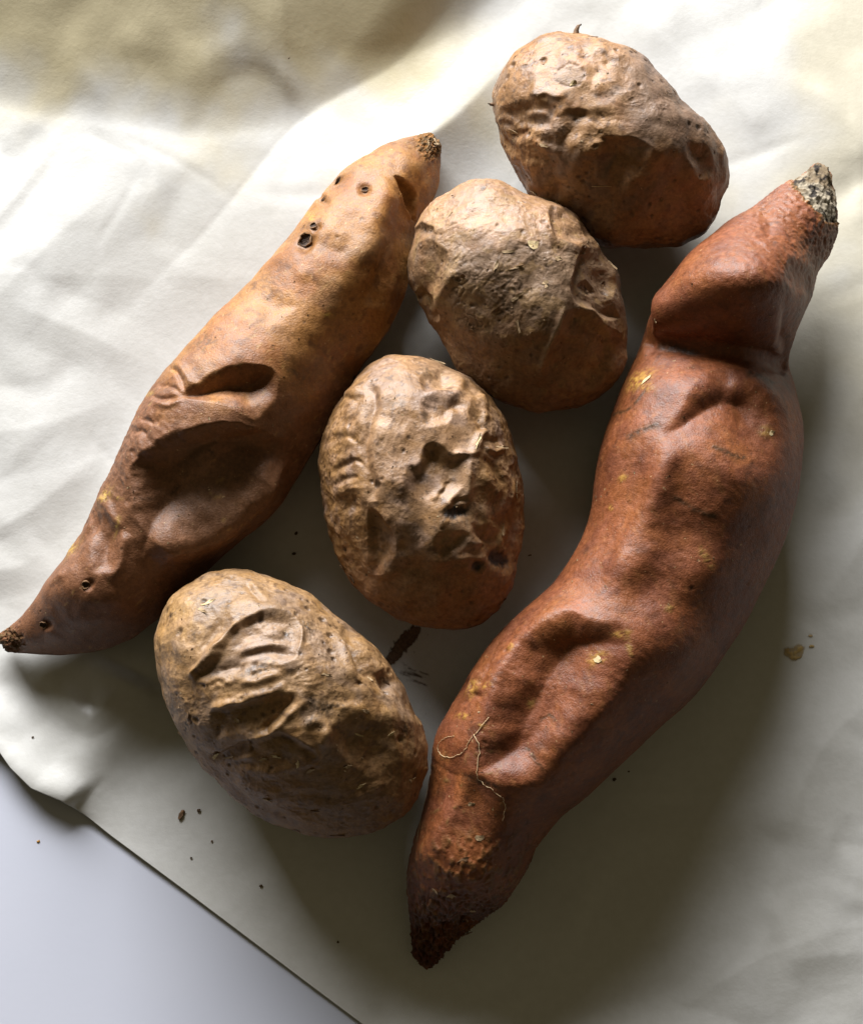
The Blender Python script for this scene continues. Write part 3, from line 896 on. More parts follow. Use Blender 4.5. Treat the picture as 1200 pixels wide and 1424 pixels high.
# top right
T1 = [(794,44),(762,46),(724,63),(694,94),(683,129),(686,168),(698,206),(717,245),(741,276),(785,305),(828,335),(872,346),(920,346),(960,335),(990,314),(1007,283),(1016,245),(1016,217),(1000,185),(976,161),(948,136),(920,108),(899,84),(871,66),(836,53)]
t = potato(T1, 236, "tan potato at the top with a brown root stub on its upper edge")
P, q = t.P, t.q
t.hall += fbm(q/85+1, 3)*7+fbm(q/26+3, 2)*0.56; papery(t, 2, 0.65); papery(t, 7, .55, 11.0)
t.h += fold(P, [(735,128),(750,133),(763,130),(775,135),(792,134)], 14, 5, 5)
t.h += dent(P, [(788,152),(800,148),(820,152),(822,170),(805,195),(785,210),(776,200),(782,175)], 10, [16,15,17,28,28,22,18,18], .3)
t.h += dent(P, [(828,226),(836,193),(867,186),(899,195),(910,212),(895,240),(860,260),(835,250)], 13, [16,15,16,20,34,40,36,18], .4)
t.h += dent(P, [(829,196),(864,189),(902,200),(927,217),(955,212),(990,245),(1000,280),(975,325),(920,338),(860,332),(800,295),(806,245)], 11, [30,32,36,40,40,40,50,65,70,70,60,32], .1)
t.h += ridge(P, [(790,243),(806,222),(820,205),(836,193)], 9, 5)
t.h += ridge(P, [(798,148),(822,151),(853,145)], 8, 3)
t.h += dent(P, [(955,197),(975,198),(992,222),(985,248),(962,236)], 7, 16, .3)
t.h += dent(P, [(700,150),(735,138),(775,142),(778,165),(740,185),(705,185)], 7, 18, .3)
t.h += dent(P, [(800,60),(835,64),(850,95),(825,125),(808,100)], 4, 18, .1)
for pts, w, h in (([(708,196),(722,188),(745,186)], 5, -5), ([(700,160),(715,170),(728,185)], 5, 4), ([(735,182),(755,172),(778,168)], 6, -6), ([(725,165),(745,158),(770,158)], 5, 4),
                  ([(690,170),(700,195),(712,222)], 5, -5), ([(740,195),(760,205),(782,212)], 5, 5), ([(716,215),(722,240),(735,265)], 6, -4), ([(735,215),(742,240),(752,268)], 6, 4), ([(765,222),(768,250),(775,280)], 7, -4),
                  ([(1003,200),(1010,225),(1004,265)], 5, 4), ([(842,96),(848,86),(840,76)], 4, -3), ([(820,60),(860,80),(900,108)], 12, 3)):
    t.h += ridge(P, pts, w, h, .3)
left = sstep(840, 700, P[:,0])*sstep(130, 180, P[:,1])
t.hall += left*ridged(q/[26,34,30], 2)*.9
dark = lenticels(t, 75, 21, 1.6, 3.4, 1.4)
col = potato_colour(t, 2, (.50,.33,.165), (.56,.39,.205), (.37,.29,.22), (.44,.25,.10))
col = lerp(col, (.33,.265,.21), sstep(840,900,P[:,0])*sstep(230,170,P[:,1])*.75)
streakv = fbm(np.column_stack([q[:,0]/9, q[:,1]/50, q[:,2]/50]), 3)
col = lerp(col, (.17,.09,.035), sstep(0,.4,streakv)*left*.6)
col = lerp(col, (.40,.23,.11), sstep(170,280,P[:,1]+fbm(q/30,3)*50)*sstep(780,880,P[:,0])*.35)  # warm shade of the lower half, mixed into the skin colour
for x, y, rx, ry, a in ((737,76,11,4,-.5),(738,89,14,5,-.4),(728,95,12,3,-.5),(790,56,8,2.5,0),(792,66,10,3,.1),(811,76,7,4,0),(784,75,4,3,0),(838,160,8,4,.2),(781,161,4,4,0),(907,85,8,6,.8),(920,150,7,5,0)):
    g = rag(spot(P, x, y, rx, ry, a), -.5, .3, q/4+x, 3); col = lerp(col, (.14,.085,.05), g*.8); t.hall -= g*1.2
ring = np.abs(np.hypot((P[:,0]-794)/19, (P[:,1]-102)/16)-1)
g = np.exp(-(ring/.09)**2)*sstep(-.6, .2, fbm(q/6, 2)); t.hall -= g*1.3; col = lerp(col, (.2,.13,.09), g*.7)
col = lerp(col, (.42,.34,.25), (np.hypot((P[:,0]-794)/19, (P[:,1]-102)/16) < 1)*.6)
col = lerp(col, (.09,.055,.03), dark*.8)
t.col = col
t.finish()
for x, y, r, ln, a, m, cu in ((796,117,4,7,.4,MAT_FLAKE_PALE,5),(713,184,5,9,.2,MAT_FLAKE,3),(757,202,4,9,-.3,MAT_FLAKE,2),(742,268,3.5,10,.5,MAT_FLAKE,4),(760,276,3,10,-.1,MAT_FLAKE,4),(773,281,3,6,.9,MAT_FLAKE_PALE,4),(880,70,3,8,-.6,MAT_FLAKE_DARK,2),(835,183,3,7,.2,MAT_FLAKE,1.5),(822,52,3,9,-.3,MAT_FLAKE_DARK,2)):
    add_flake(t, x, y, r, ln, a, m, cu)
def stub(t, x, y, dx, dy, L, r, m):
    p, n = t.at(x, y)
    d = Vector((dx, -dy, .25)).normalized(); p = Vector(p)
    new_obj("root_stub", tube_mesh("root_stub", [p-d*L*S*.6, p, p+d*L*S*.5, p+(d+Vector((.25, .1, 0)))*L*S, p+(d+Vector((.6, .15, 0)))*L*S*1.15], r, r*.25, m, 7), t.root)
stub(t, 801, 46, .1, -1, 9, 5.5, MAT_FLAKE_DARK)
stub(t, 686, 145, -1, .15, 9, 3.5, MAT_FLAKE_DARK)
hp = [t.at(822+k*9, 259+(k % 2))[0] for k in range(4)]
new_obj("root_hair", tube_mesh("root_hair", [Vector(p)+Vector((0, 0, .8*S)) for p in hp], .6, .4, MAT_HAIR), t.root)
PT1 = t

# middle
T2 = [(660,248),(630,262),(600,283),(582,304),(573,334),(569,370),(574,400),(588,428),(604,460),(622,496),(650,526),(681,549),(712,566),(750,574),(795,571),(830,554),(856,532),(870,508),(874,475),(872,436),(862,402),(856,376),(840,352),(819,328),(804,304),(780,284),(750,274),(720,259),(690,248)]
t = potato(T2, 234, "grey-brown potato with cracked flaking skin, wedged between both sweet potatoes")
P, q = t.P, t.q
t.hall += fbm(q/90+41, 3)*6+fbm(q/26+43, 2)*0.42; papery(t, 11, 0.55); papery(t, 16, .55, 11.0)
t.h += dent(P, [(760,293),(776,286),(795,292),(820,328),(802,340),(770,326)], 9, [12,14,16,18,14,12], .4)
t.h += ridge(P, [(757,300),(770,330),(802,344),(842,356)], 6, 4)
t.h += dent(P, [(806,346),(840,352),(858,388),(853,418),(866,440),(840,443),(806,423),(796,398)], 15, [10,16,18,16,14,14,12,10], .6)
t.h += dent(P, [(800,428),(838,448),(868,468),(866,508),(830,545),(775,535),(752,515),(775,465)], 17, [14,16,20,26,30,30,26,20], .3)
t.h += dent(P, [(612,468),(655,478),(715,455),(765,470),(752,520),(775,558),(710,550),(655,518)], 9, [40,44,46,44,40,50,55,50], 0)
t.h += ridge(P, [(788,420),(775,455),(758,495),(747,522)], 4.5, 4)
t.h += ridge(P, [(640,368),(626,392),(612,418),(607,440)], 6, 6)
t.h += dent(P, [(578,350),(600,335),(622,350),(622,380),(604,408),(582,400)], 9, 18, .3)
t.h += fold(P, [(576,322),(590,313),(604,312),(608,326)], 9, 4, 4)
t.h += ridge(P, [(580,402),(596,420),(604,450)], 6, -7)
t.h += dent(P, [(810,395),(822,388),(836,402),(830,412),(815,408)], 6, 7, .6)
crack = 1-np.abs(perlin(q/16+np.column_stack([fbm(q/20, 2)]*3)*.7))*7
crk = np.clip(crack, 0, 1)*sstep(320, 360, P[:,1]+fbm(q/25, 2)*20)*sstep(500, 450, P[:,1])*sstep(600, 630, P[:,0])*sstep(800, 770, P[:,0])*sstep(-.25, .15, fbm(q/30+8, 2))
t.hall -= crk*.8
t.hall += sstep(.1, .2, fbm(q/18+77, 2))*.5
scab = spot(P, 702, 402, 26, 24, 0, 5)
t.hall += scab*ridged(q/9, 2)*.9-scab*1.2
dark = lenticels(t, 60, 31, 1.5, 3.0, 1.3)
col = potato_colour(t, 52, (.44,.31,.18), (.48,.34,.18), (.37,.285,.20), (.42,.26,.12))
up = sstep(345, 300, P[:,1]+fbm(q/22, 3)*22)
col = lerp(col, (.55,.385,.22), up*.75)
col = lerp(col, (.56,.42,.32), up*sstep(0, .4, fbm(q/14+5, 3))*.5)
col = lerp(col, (.40,.31,.21), sstep(330,360,P[:,1]+fbm(q/22, 3)*22)*sstep(470,420,P[:,1])*sstep(605,650,P[:,0])*.8)
col = lerp(col, (.36,.21,.10), sstep(400,520,P[:,1]+fbm(q/30,3)*50)*.35)  # lower skin tinted red-brown, painting in part of its shaded side
col = lerp(col, (.50,.37,.18), (sstep(.28,.36,fbm(q/24+91,3)))*.5)
col = lerp(col, (.13,.09,.05), crk*.5)
col = lerp(col, (.12,.085,.05), scab*sstep(-.1, .4, fbm(q/7+3, 3))*.6)
col = lerp(col, (.58,.48,.33), ridge(P, [(788,420),(775,455),(758,495),(747,522)], 2.5, 1, .1)*sstep(-.8,.2,fbm(q/6,2))*.9)
for x, y, rx, ry, a in ((672,263,9,4,-.2),(640,383,8,6,0),(592,320,14,4,-.1),(625,300,8,5,0),(700,430,20,5,-.5),(815,400,5,9,.3),(735,345,8,5,.5),(722,398,4,5,0),(660,455,12,6,0)):
    g = rag(spot(P, x, y, rx, ry, a), -.5, .3, q/4+x, 3); col = lerp(col, (.12,.08,.045), g*.8); t.hall -= g*1.0
col = lerp(col, (.09,.055,.03), dark*.7)
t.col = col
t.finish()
for x, y, r, ln, a, m, cu in ((720,372,2.5,12,.35,MAT_FLAKE,2),(742,340,10,13,.5,MAT_FLAKE_PALE,1.5),(760,395,5,6,.3,MAT_FLAKE,4),(718,413,3.5,14,.5,MAT_FLAKE,3),(690,432,3,15,.6,MAT_FLAKE_DARK,3),(720,452,2.5,14,-1.4,MAT_FLAKE,2),(810,348,5,9,-1.4,MAT_FLAKE_DARK,6),
                              (853,366,4,10,-1.2,MAT_FLAKE,4),(640,385,7,8,.2,MAT_FLAKE_DARK,3),(622,300,7,9,.1,MAT_FLAKE,1.5),(577,412,4,9,.7,MAT_FLAKE_PALE,3),(838,395,4,8,1.1,MAT_FLAKE_DARK,4),(813,402,3.5,9,-1.1,MAT_FLAKE_DARK,4),
                              (690,370,3,9,1.2,MAT_FLAKE,1.5),(655,460,4,9,.3,MAT_FLAKE_DARK,2),(705,350,3,10,.0,MAT_FLAKE,1.5),(776,359,4,8,.4,MAT_FLAKE,2),(598,423,3,11,1.3,MAT_FLAKE,3)):
    add_flake(t, x, y, r, ln, a, m, cu)
PT2 = t

# centre
T3 = [(554,495),(526,499),(501,519),(476,550),(458,590),(448,631),(447,662),(452,702),(461,745),(473,779),(492,810),(523,844),(560,865),(603,876),(646,872),(683,857),(705,834),(717,794),(727,748),(729,702),(723,661),(711,618),(693,575),(665,538),(628,513),(591,499)]
t = potato(T3, 228, "deeply wrinkled egg-shaped potato with black spots, in the middle of the paper")
P, q = t.P, t.q
t.hall += fbm(q/80+61, 3)*6+fbm(q/30+63, 2)*0.63; papery(t, 20, 0.65); papery(t, 25, .55, 11.0)
t.h += dent(P, [(566,646),(580,643),(590,622),(604,615),(618,621),(634,632),(655,638),(652,662),(645,690),(612,735),(580,762),(562,730),(560,690)],
            17, [17,16,17,17,18,18,18,26,40,60,60,44,28], .3)
t.h += ridge(P, [(634,630),(656,636),(662,625),(672,594)], 5, 5)
t.h += dent(P, [(582,558),(600,552),(627,561),(634,570),(618,592),(598,594),(584,586)], 8, [14,13,14,15,20,18,15], .3)
t.h += dent(P, [(589,521),(622,513),(633,540),(610,546),(588,545)], 6, [9,10,12,9,9], .4)
t.h += ridge(P, [(586,548),(610,548),(634,552),(640,540),(630,515)], 4.5, 4)
t.h += -8*spot(P, 635, 566, 12, 7, .25, 2)
t.h += ridge(P, [(518,528),(524,560),(516,592),(508,629),(515,672),(520,700)], 6, -6, .15)
t.h += ridge(P, [(540,520),(545,580),(535,640),(545,700)], 22, 5, .2)
for pts, w, h in (([(480,552),(497,554),(512,547)], 3.5, -3), ([(478,545),(495,545),(508,540)], 5, 3), ([(457,620),(473,611),(487,611),(503,625)], 4, -3.5), ([(460,610),(474,602),(490,602)], 6, 2.5),
                  ([(455,662),(473,649),(495,645),(509,662)], 4, -4.5), ([(456,650),(476,638),(496,636)], 6, 2.5), ([(458,684),(476,668),(494,668)], 4, -3), ([(460,700),(480,684),(500,690)], 6, 2.5), ([(465,720),(485,706),(505,712)], 5, -2.5),
                  ([(660,625),(672,595),(664,580)], 4, 4), ([(655,637),(648,667),(648,700)], 6, 5), ([(668,640),(690,655),(700,675)], 5, -5), ([(664,660),(684,676),(694,690)], 5, 4),
                  ([(670,625),(690,630),(704,622)], 3.5, 5), ([(668,605),(690,612),(702,605)], 5, -5), ([(650,575),(665,585),(672,600)], 5, -5), ([(660,545),(672,566),(676,590)], 4, 4), ([(645,535),(655,550),(668,556)], 4, -4),
                  ([(612,690),(620,676),(632,664)], 3.5, -4), ([(622,705),(630,690),(644,672)], 3.5, 4), ([(604,700),(614,682),(622,668)], 3.5, 4), ([(628,704),(638,696),(650,694)], 3.5, -4),
                  ([(720,660),(714,690),(716,720)], 4, 4), ([(700,725),(694,750),(698,770)], 4, 4), ([(650,760),(670,752),(690,762)], 5, 4), ([(630,785),(650,777),(672,780)], 4, 4), ([(655,720),(670,740),(684,764)], 5, -4), ([(668,700),(680,724),(690,740)], 5, 4)):
    t.h += ridge(P, pts, w, h, .3)
t.h += dent(P, [(500,788),(535,796),(560,772),(590,776),(606,783),(630,768),(660,788),(700,800),(700,832),(640,862),(580,860),(520,832)], 9, [34,30,30,30,30,32,34,40,55,65,65,55], .1)
t.h += dent(P, [(512,716),(530,713),(548,735),(546,770),(533,795),(515,790)], 9, [9,9,14,20,18,10], .4)
t.h += dent(P, [(606,742),(640,735),(655,742),(640,770),(612,785)], 6, 14, .3)
wm = np.maximum(sstep(520, 490, P[:,0]), sstep(640, 675, P[:,0]))
t.hall += wm*ridged(q/[30,20,24]+4, 2)*.9+(1-wm)*ridged(q/50+9, 1)*.5
for x, y, rx, ry, a in ((633,712,17,8,-.3),(689,776,12,11,0),(660,792,9,8,0)):
    t.h -= 6*spot(P, x, y, rx, ry, a, 3); t.hall += spot(P, x, y, rx*1.2, ry*1.2, a, 3)*fbm(q/4, 2)*.9
dark = lenticels(t, 45, 41, 1.6, 3.0, 1.3)
col = potato_colour(t, 72, (.50,.35,.20), (.57,.42,.26), (.46,.36,.28), (.43,.27,.10))
col = lerp(col, (.43,.28,.11), wm*sstep(-.3,.3,fbm(q/25+2,3))*.7)
col = lerp(col, (.38,.20,.085), sstep(740,830,P[:,1]+fbm(q/20,3)*40)*.45)  # painted shading: the lower end turns dark red-brown
col = lerp(col, (.22,.13,.05), wm*sstep(.1,.5,fbm(q/13+9,3))*.5)
for x, y, rx, ry, a in ((633,712,17,8,-.3),(689,776,12,11,0),(660,792,8,8,0)):
    g = sstep(.25, .7, spot(P, x, y, rx*1.15, ry*1.15, a, 2)+fbm(q/6+x, 3)*.25); col = lerp(col, (.025,.018,.014), g*.95)
    col = lerp(col, (.36,.33,.27), np.clip(spot(P, x, y+7, rx*1.7, ry*1.7, a, 2)-g, 0, 1)*sstep(0,.5,fbm(q/5+y,2))*.6)
col = lerp(col, (.20,.16,.10), (spot(P, 556, 562, 9, 5)+spot(P, 588, 576, 6, 9)+spot(P, 596, 516, 9, 4))*sstep(-.3,.3,fbm(q/4+1,3))*.7)
col = lerp(col, (.09,.055,.03), dark*.8)
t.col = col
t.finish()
for x, y, r, ln, a, m, cu in ((666,612,2.5,17,1.3,MAT_FLAKE_PALE,2.5),(697,622,2.5,13,.5,MAT_FLAKE,3),(718,680,2,15,1.45,MAT_FLAKE,2),(700,740,2.5,12,1.3,MAT_FLAKE,2),(476,790,4,8,.4,MAT_FLAKE_DARK,3),(490,806,4,9,-.4,MAT_FLAKE_DARK,3),(672,592,5,7,.2,MAT_FLAKE_DARK,3),(610,500,2,13,-.3,MAT_FLAKE,2),(700,835,3,9,.3,MAT_FLAKE_DARK,3),(652,868,3,7,-1.3,MAT_FLAKE_DARK,2)):
    add_flake(t, x, y, r, ln, a, m, cu)
PT3 = t

# lower left
T4 = [(329,791),(285,801),(249,825),(223,858),(213,891),(216,931),(230,975),(246,1014),(274,1056),(311,1096),(348,1129),(388,1152),(439,1165),(491,1164),(538,1149),(571,1122),(588,1089),(595,1049),(593,1019),(575,984),(542,931),(509,889),(469,853),(428,824),(392,805),(362,795)]
t = potato(T4, 250, "yellowish-tan wrinkled potato nearest the paper's edge, lower left of the group")
P, q = t.P, t.q
t.hall += fbm(q/90+81, 3)*6+fbm(q/30+83, 2)*0.56; papery(t, 29, 0.60); papery(t, 34, .55, 11.0)
t.h += fold(P, [(262,944),(268,932),(279,916),(294,902),(311,888),(327,873),(336,862)][::-1], 12, 5, 7, .15)
t.h += ridge(P, [(312,862),(296,882),(276,902)], 4, -3)
t.h += dent(P, [(330,868),(360,852),(405,857),(417,880),(413,912),(384,928),(335,944),(282,948),(268,938),(300,898)], 11, [9,14,18,16,18,22,26,22,12,9], .4)
t.h += dent(P, [(288,990),(310,981),(337,977),(362,972),(388,964),(405,975),(392,1000),(362,1022),(325,1022),(295,1030)], 11, [11,11,11,11,12,30,38,38,34,22], .6)
t.h += ridge(P, [(288,986),(310,978),(337,973),(361,968),(384,961),(404,952)], 6, 5, .12)
t.h += dent(P, [(290,1045),(318,1044),(338,1030),(360,1024),(378,1018),(398,1022),(425,1035),(440,1060),(400,1075),(340,1075),(300,1062)], 11, [11,11,11,11,11,12,16,30,36,36,20], .5)
t.h += dent(P, [(300,1056),(345,1048),(385,1036),(430,1046),(465,1004),(520,1000),(562,1040),(580,1085),(545,1128),(460,1148),(380,1132),(315,1085)], 9, [36,36,36,36,38,40,44,50,60,70,70,50], .1)
t.h += ridge(P, [(356,1022),(372,1002),(396,982),(420,968)], 5, -7, .2)
t.h += ridge(P, [(366,1022),(382,1004),(404,986),(428,975)], 6, 4, .2)
t.h += ridge(P, [(420,1010),(440,1000),(455,1010),(450,1035)], 7, 4)
t.h += fold(P, [(410,912),(414,892),(416,872)], 12, 5, 5, .3)
t.h += ridge(P, [(400,935),(418,925),(424,960),(408,985)], 9, 4)
for pts, w, h in (([(322,918),(352,907),(383,904),(412,912)], 4.5, -3), ([(322,908),(350,897),(380,892),(408,896)], 5, 4), ([(300,930),(320,922),(345,930)], 5, -4), ([(345,945),(370,932),(395,928)], 5, -5), ([(330,955),(365,945),(400,938)], 5, 4),
                  ([(335,885),(355,877),(375,872)], 5, -3.5), ([(350,868),(372,878),(395,874)], 5, 3.5), ([(285,955),(300,945),(312,950)], 4, -4), ([(340,802),(355,820),(366,840)], 4, -3), ([(347,800),(362,818),(372,838)], 5, 2.5),
                  ([(470,867),(479,897),(492,930),(503,952)], 6, 5), ([(482,866),(494,896),(506,928),(520,950)], 6, -6), ([(505,900),(520,925),(536,955)], 6, 4), ([(525,935),(538,952),(540,965)], 4, -6),
                  ([(470,985),(490,978),(512,985)], 5, 3), ([(440,1045),(455,1030),(462,1012)], 6, 4), ([(300,1060),(330,1062),(352,1050)], 4, 4)):
    t.h += ridge(P, pts, w, h, .3)
t.h += dent(P, [(474,868),(484,900),(498,934),(520,962),(545,978),(550,958),(528,922),(502,892)], 9, 16, .3)
t.h += dent(P, [(465,1000),(500,985),(540,1000),(560,1050),(520,1080),(470,1060)], 8, 30, .2)
mid = spot(P, 370, 950, 130, 110, .3, 4)
t.hall += mid*ridged(np.column_stack([(q[:,0]*.95+q[:,1]*.3)/38, (q[:,1]*.95-q[:,0]*.3)/17, q[:,2]/24]), 2)*.8
rightw = sstep(470, 520, P[:,0])
t.hall += rightw*ridged(q/[24,30,26]+7, 2)*.9
dark = lenticels(t, 85, 51, 1.6, 3.4, 1.5)
col = potato_colour(t, 92, (.50,.36,.19), (.56,.40,.21), (.42,.33,.235), (.46,.30,.11))
col = lerp(col, (.60,.43,.19), rag(spot(P, 270, 860, 50, 40), -.4, .3, q/20, 3)*.8)
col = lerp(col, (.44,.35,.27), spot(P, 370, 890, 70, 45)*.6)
col = lerp(col, (.38,.23,.11), sstep(1000,1100,P[:,1]+fbm(q/25,3)*50)*.4)  # shade towards the lower end, put into the colour
col = lerp(col, (.30,.19,.085), rightw*sstep(-.1,.4,fbm(q/14+5,3))*.6)
for x, y, rx, ry, a in ((437,972,10,6,.3),(460,978,22,6,.05),(450,985,14,6,0),(435,1000,10,7,0),(425,873,14,10,0),(362,930,26,10,-.2),(315,840,6,5,0),(288,842,14,6,.6),(395,878,9,4,-.1),(270,884,6,5,0),(263,1005,4,14,.3),(240,857,7,3,-.5),(565,1015,8,14,0),(260,1040,5,5,0)):
    g = rag(spot(P, x, y, rx, ry, a), -.45, .25, q/4.5+x, 3); col = lerp(col, (.11,.085,.055), g*.85); t.hall += g*fbm(q/4, 2)*1.5
col = lerp(col, (.09,.055,.03), dark*.8)
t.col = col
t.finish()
for x, y, r, ln, a, m, cu in ((300,1051,3,10,.9,MAT_FLAKE_PALE,4),(320,1053,2,13,.1,MAT_FLAKE,2),(365,1056,2.5,8,.5,MAT_FLAKE,2),(383,1052,2.5,8,-.1,MAT_FLAKE_PALE,2.5),(413,1063,2.5,9,1.4,MAT_FLAKE_PALE,3),(432,1072,3,9,.7,MAT_FLAKE,2),(499,1022,2,7,-.4,MAT_FLAKE_PALE,2),(543,1021,2.5,8,.6,MAT_FLAKE_PALE,3),
                              (500,1093,2.5,8,.5,MAT_FLAKE_PALE,2),(370,1112,2.5,9,.1,MAT_FLAKE,2),(485,1066,2.5,8,.3,MAT_FLAKE,2),(573,1085,3.5,7,.2,MAT_FLAKE,3),(253,1022,3,7,1.0,MAT_FLAKE,3),(264,1000,3,11,1.2,MAT_FLAKE_DARK,3),(508,988,2.5,9,-.3,MAT_FLAKE,2),(455,938,2,9,.0,MAT_FLAKE,2),
                              (535,948,4,12,-.9,MAT_FLAKE_DARK,4),(515,945,4,9,-.8,MAT_FLAKE,2),(290,838,3,12,.5,MAT_FLAKE_PALE,2),(280,848,3,12,-.6,MAT_FLAKE,2),(330,1003,4,6,0,MAT_FLAKE,2.5),(436,1128,2.5,9,.2,MAT_FLAKE_DARK,2),(470,1162,2,13,0,MAT_FLAKE_DARK,2)):
    add_flake(t, x, y, r, ln, a, m, cu)
PT4 = t

WS[0] = 1.0
# fine loose skin scraps, too small to pick apart
for t, cx, cy, rx, ry, n in ((PT1,840,180,140,120,60),(PT2,710,400,130,130,90),(PT3,590,680,120,160,60),(PT4,400,980,160,150,110),(A,330,520,230,240,45),(B,860,760,220,400,60)):
    sp = []
    while len(sp) < n:
        x, y = rnd.uniform(cx-rx, cx+rx), rnd.uniform(cy-ry, cy+ry)
        if ((t.Pv[:,0]-x)**2+(t.Pv[:,1]-y)**2).min() > 6: continue
        sp.append((x, y, rnd.uniform(.5, 1.4), rnd.uniform(1.0, 3.2), rnd.uniform(0, 3.1)))
    add_small_flakes(t, sp[::2], MAT_FLAKE, "skin_scraps")
    add_small_flakes(t, sp[1::2], MAT_FLAKE_DARK, "skin_scraps")

# ------------------------------------------------------------------ loose hairs lying on the red-brown sweet potato
def strand(t, pts, r, label, lift=.9):
    pl = smooth_poly(pts, False, 6)
    w = [Vector(t.at(x, y)[0])+Vector(t.at(x, y)[1])*lift*S+Vector(t.base) for x, y in pl]
    b = w[0].copy()
    o = new_obj("root_strand", tube_mesh("root_strand", [p-b for p in w], r, r*.6, MAT_HAIR)); o.location = b
    return tag(o, label, "root strand", "fine root strands on the red-brown sweet potato")
strand(B, [(680,997),(668,1014),(655,1028),(645,1045),(628,1053),(613,1048),(610,1036),(620,1026),(632,1024)], .48, "curled golden root strand looping on the red-brown sweet potato")
strand(B, [(660,1022),(667,1042),(663,1070),(668,1086),(685,1098),(700,1112),(702,1126),(698,1142)], .48, "pale wavy root strand hanging down the red-brown sweet potato")
strand(B, [(600,1076),(591,1105),(586,1140),(580,1170)], .4, "faint thin root strand along the red-brown sweet potato's left edge")

# ------------------------------------------------------------------ crumbs, stain and dirt on the paper
def crumb(x, y, r, ln, ang, mat, label, on_table=False, name="soil_crumb", group="crumbs scattered on the paper and counter", tall=.8):
    z = np.array(-.0012) if on_table else paper_z((x, y))[0]+.0001
    p = unproject((x, y), np.array(z)).reshape(3)
    V, Fc = [], []
    k = 8
    rings = ((0, 0), (.75, .15), (1, .55), (.6, 1.0))
    for f, z_ in rings[1:]:
        for i in range(k):
            a = 2*math.pi*i/k; w = 1+rnd.uniform(-.28, .28)
            xx, yy = math.cos(a)*ln*f*w, math.sin(a)*r*f*w
            c, s = math.cos(ang), math.sin(ang)
            V.append(((xx*c-yy*s)*S, (xx*s+yy*c)*S, z_*tall*min(r, ln)*S*rnd.uniform(.8, 1.1)))
    for g in range(2):
        for i in range(k): Fc.append((g*k+i, g*k+(i+1) % k, (g+1)*k+(i+1) % k, (g+1)*k+i))
    Fc.append(tuple(range(k))[::-1]); Fc.append(tuple(2*k+i for i in range(k)))
    me = bpy.data.meshes.new(name); me.from_pydata(V, [], Fc); me.update(); me.materials.append(mat)
    o = new_obj(name, me); o.location = p
    return tag(o, label, "crumb", group)
crumb(253, 1133, 3.5, 9, 1.15, MAT_FLAKE_DARK, "brown elongated skin crumb on the paper left of the lower potato", name="skin_crumb")
crumb(277, 1127, 2.4, 2.6, 0, MAT_SOIL, "round black soil crumb beside the brown elongated crumb")
crumb(363, 1232, 1.8, 2.4, .3, MAT_SOIL, "dark soil speck on paper below the lower potato, near the edge")
crumb(266, 1193, 1.4, 2.0, .3, MAT_SOIL, "tiny dark soil speck just inside the straight paper edge")
crumb(295, 1170, 1.3, 1.8, .9, MAT_FLAKE_DARK, "tiny brown speck below the black soil crumb")
crumb(470, 1310, 1.6, 1.8, .1, MAT_SOIL, "lone soil speck on the shaded paper left of the root tip")
crumb(854, 1084, 2.2, 2.6, .1, MAT_SOIL, "black soil speck in the shadow right of the red-brown sweet potato")
crumb(874, 1073, 1.2, 1.4, .1, MAT_SOIL, "smaller soil speck up and right of its black neighbour in shadow")
crumb(54, 1170, 1.6, 2.6, .4, MAT_AMBER, "tiny amber crumb on the bare white counter", True)
crumb(46, 1025, 1.3, 1.8, .4, MAT_SOIL, "tiny speck on the lifted paper corner")
crumb(737, 772, 1.2, 3.0, .1, MAT_SOIL, "thin dark speck in the gap right of the central potato")
crumb(409, 770, 2.5, 3.2, .3, MAT_SOIL, "dark soil speck in the shadow left of the central potato, lower of two")
crumb(412, 742, 2, 3, 1.2, MAT_SOIL, "dark soil speck in the shadow left of the central potato, upper of two")
crumb(402, 81, 1.3, 1.7, .4, MAT_SOIL, "tiny speck on the tan swell at the top left")
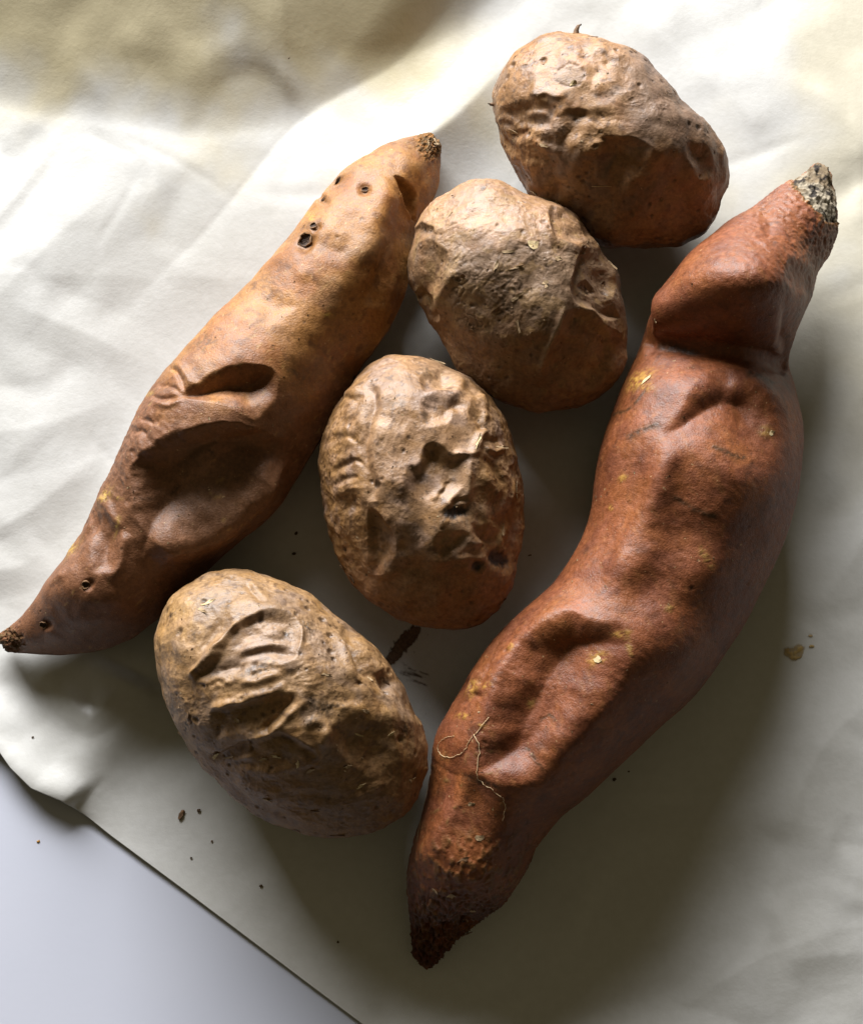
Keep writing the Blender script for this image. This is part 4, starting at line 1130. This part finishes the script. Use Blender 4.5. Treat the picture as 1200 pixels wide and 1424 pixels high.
def film(name, x0, x1, y0, y1, cover, colour, rough, lift=.35):
    """thin film of dirt on the sheet: a grid that follows the paper, bare where nothing stuck"""
    xs, ys = np.arange(x0, x1, 1.0), np.arange(y0, y1, 1.0)
    X, Y = np.meshgrid(xs, ys, indexing='ij'); G = np.column_stack([X.ravel(), Y.ravel()])
    a = np.clip(cover(G), 0, 1)
    w = unproject(G, paper_z(G)); w[:, 2] += (lift+a*.8)*S
    idx = np.arange(len(G)).reshape(len(xs), len(ys))
    Fq = np.stack([idx[:-1, :-1], idx[1:, :-1], idx[1:, 1:], idx[:-1, 1:]], -1).reshape(-1, 4)[:, ::-1]
    Fq = Fq[a[Fq].max(1) > .02]
    used = np.unique(Fq); re_ = np.zeros(len(G), np.int64); re_[used] = np.arange(len(used))
    m, nt, b = nodes_of(name)
    co = nt.nodes.new('ShaderNodeTexCoord').outputs['Object']
    f = noise(nt, co, 900, 3, .6)
    nt.links.new(mixc(nt, remap(nt, f, .3, .7, 0, 1), colour[0], colour[1]), b.inputs['Base Color'])
    b.inputs['Roughness'].default_value = rough
    at = nt.nodes.new('ShaderNodeVertexColor'); at.layer_name = "skin"
    nt.links.new(at.outputs[0], b.inputs['Alpha'])
    return new_obj(name, mesh_np(name, w[used], re_[Fq], m, np.repeat(a[used][:, None], 3, 1)))
def g3(G, sx, sy, ang):
    c, s_ = math.cos(ang), math.sin(ang)
    return np.column_stack([(G[:, 0]*c+G[:, 1]*s_)/sx, (-G[:, 0]*s_+G[:, 1]*c)/sy, 0*G[:, 0]])
def stain_cover(G):
    k = spot(G, 1101, 909, 13, 9, .3, 4)+spot(G, 1111, 903, 7, 9, .2, 4)+spot(G, 1128, 899, 4, 2.5, 0, 4)+spot(G, 1126, 884, 3, 2, 0, 4)
    return sstep(.25, .75, k+fbm(g3(G, 9, 9, 0), 3)*.35)*(.55+.45*sstep(-.3, .4, fbm(g3(G, 6, 6, 0)+5, 2)))
st_ = film("stain", 1080, 1140, 875, 928, stain_cover, ((.36, .23, .07), (.50, .36, .14)), .5)
st_.parent = paper; tag(st_, "amber sticky stain on the paper right of the long sweet potato")
def smear_cover(G):
    k = spot(G, 563, 893, 34, 11, -.85, 4)+spot(G, 546, 916, 12, 7, -.7, 4)*.8
    a = sstep(.3, .7, k+fbm(g3(G, 5, 9, -.3), 3)*.45)
    k2 = spot(G, 576, 938, 32, 15, .45, 3)*.85+spot(G, 596, 978, 12, 6, .3, 3)*.4
    b = sstep(.35, .75, k2*(.65+.55*fbm(g3(G, 26, 5, .4)+3, 3))+.1*fbm(g3(G, 4, 4, 0), 2))
    return np.maximum(a*.85, b*.7)
sm = film("soil_smear", 520, 620, 850, 1000, smear_cover, ((.08, .048, .026), (.20, .115, .06)), .9)
tag(sm, "feathery dark soil smear on the paper below the central potato", "soil")
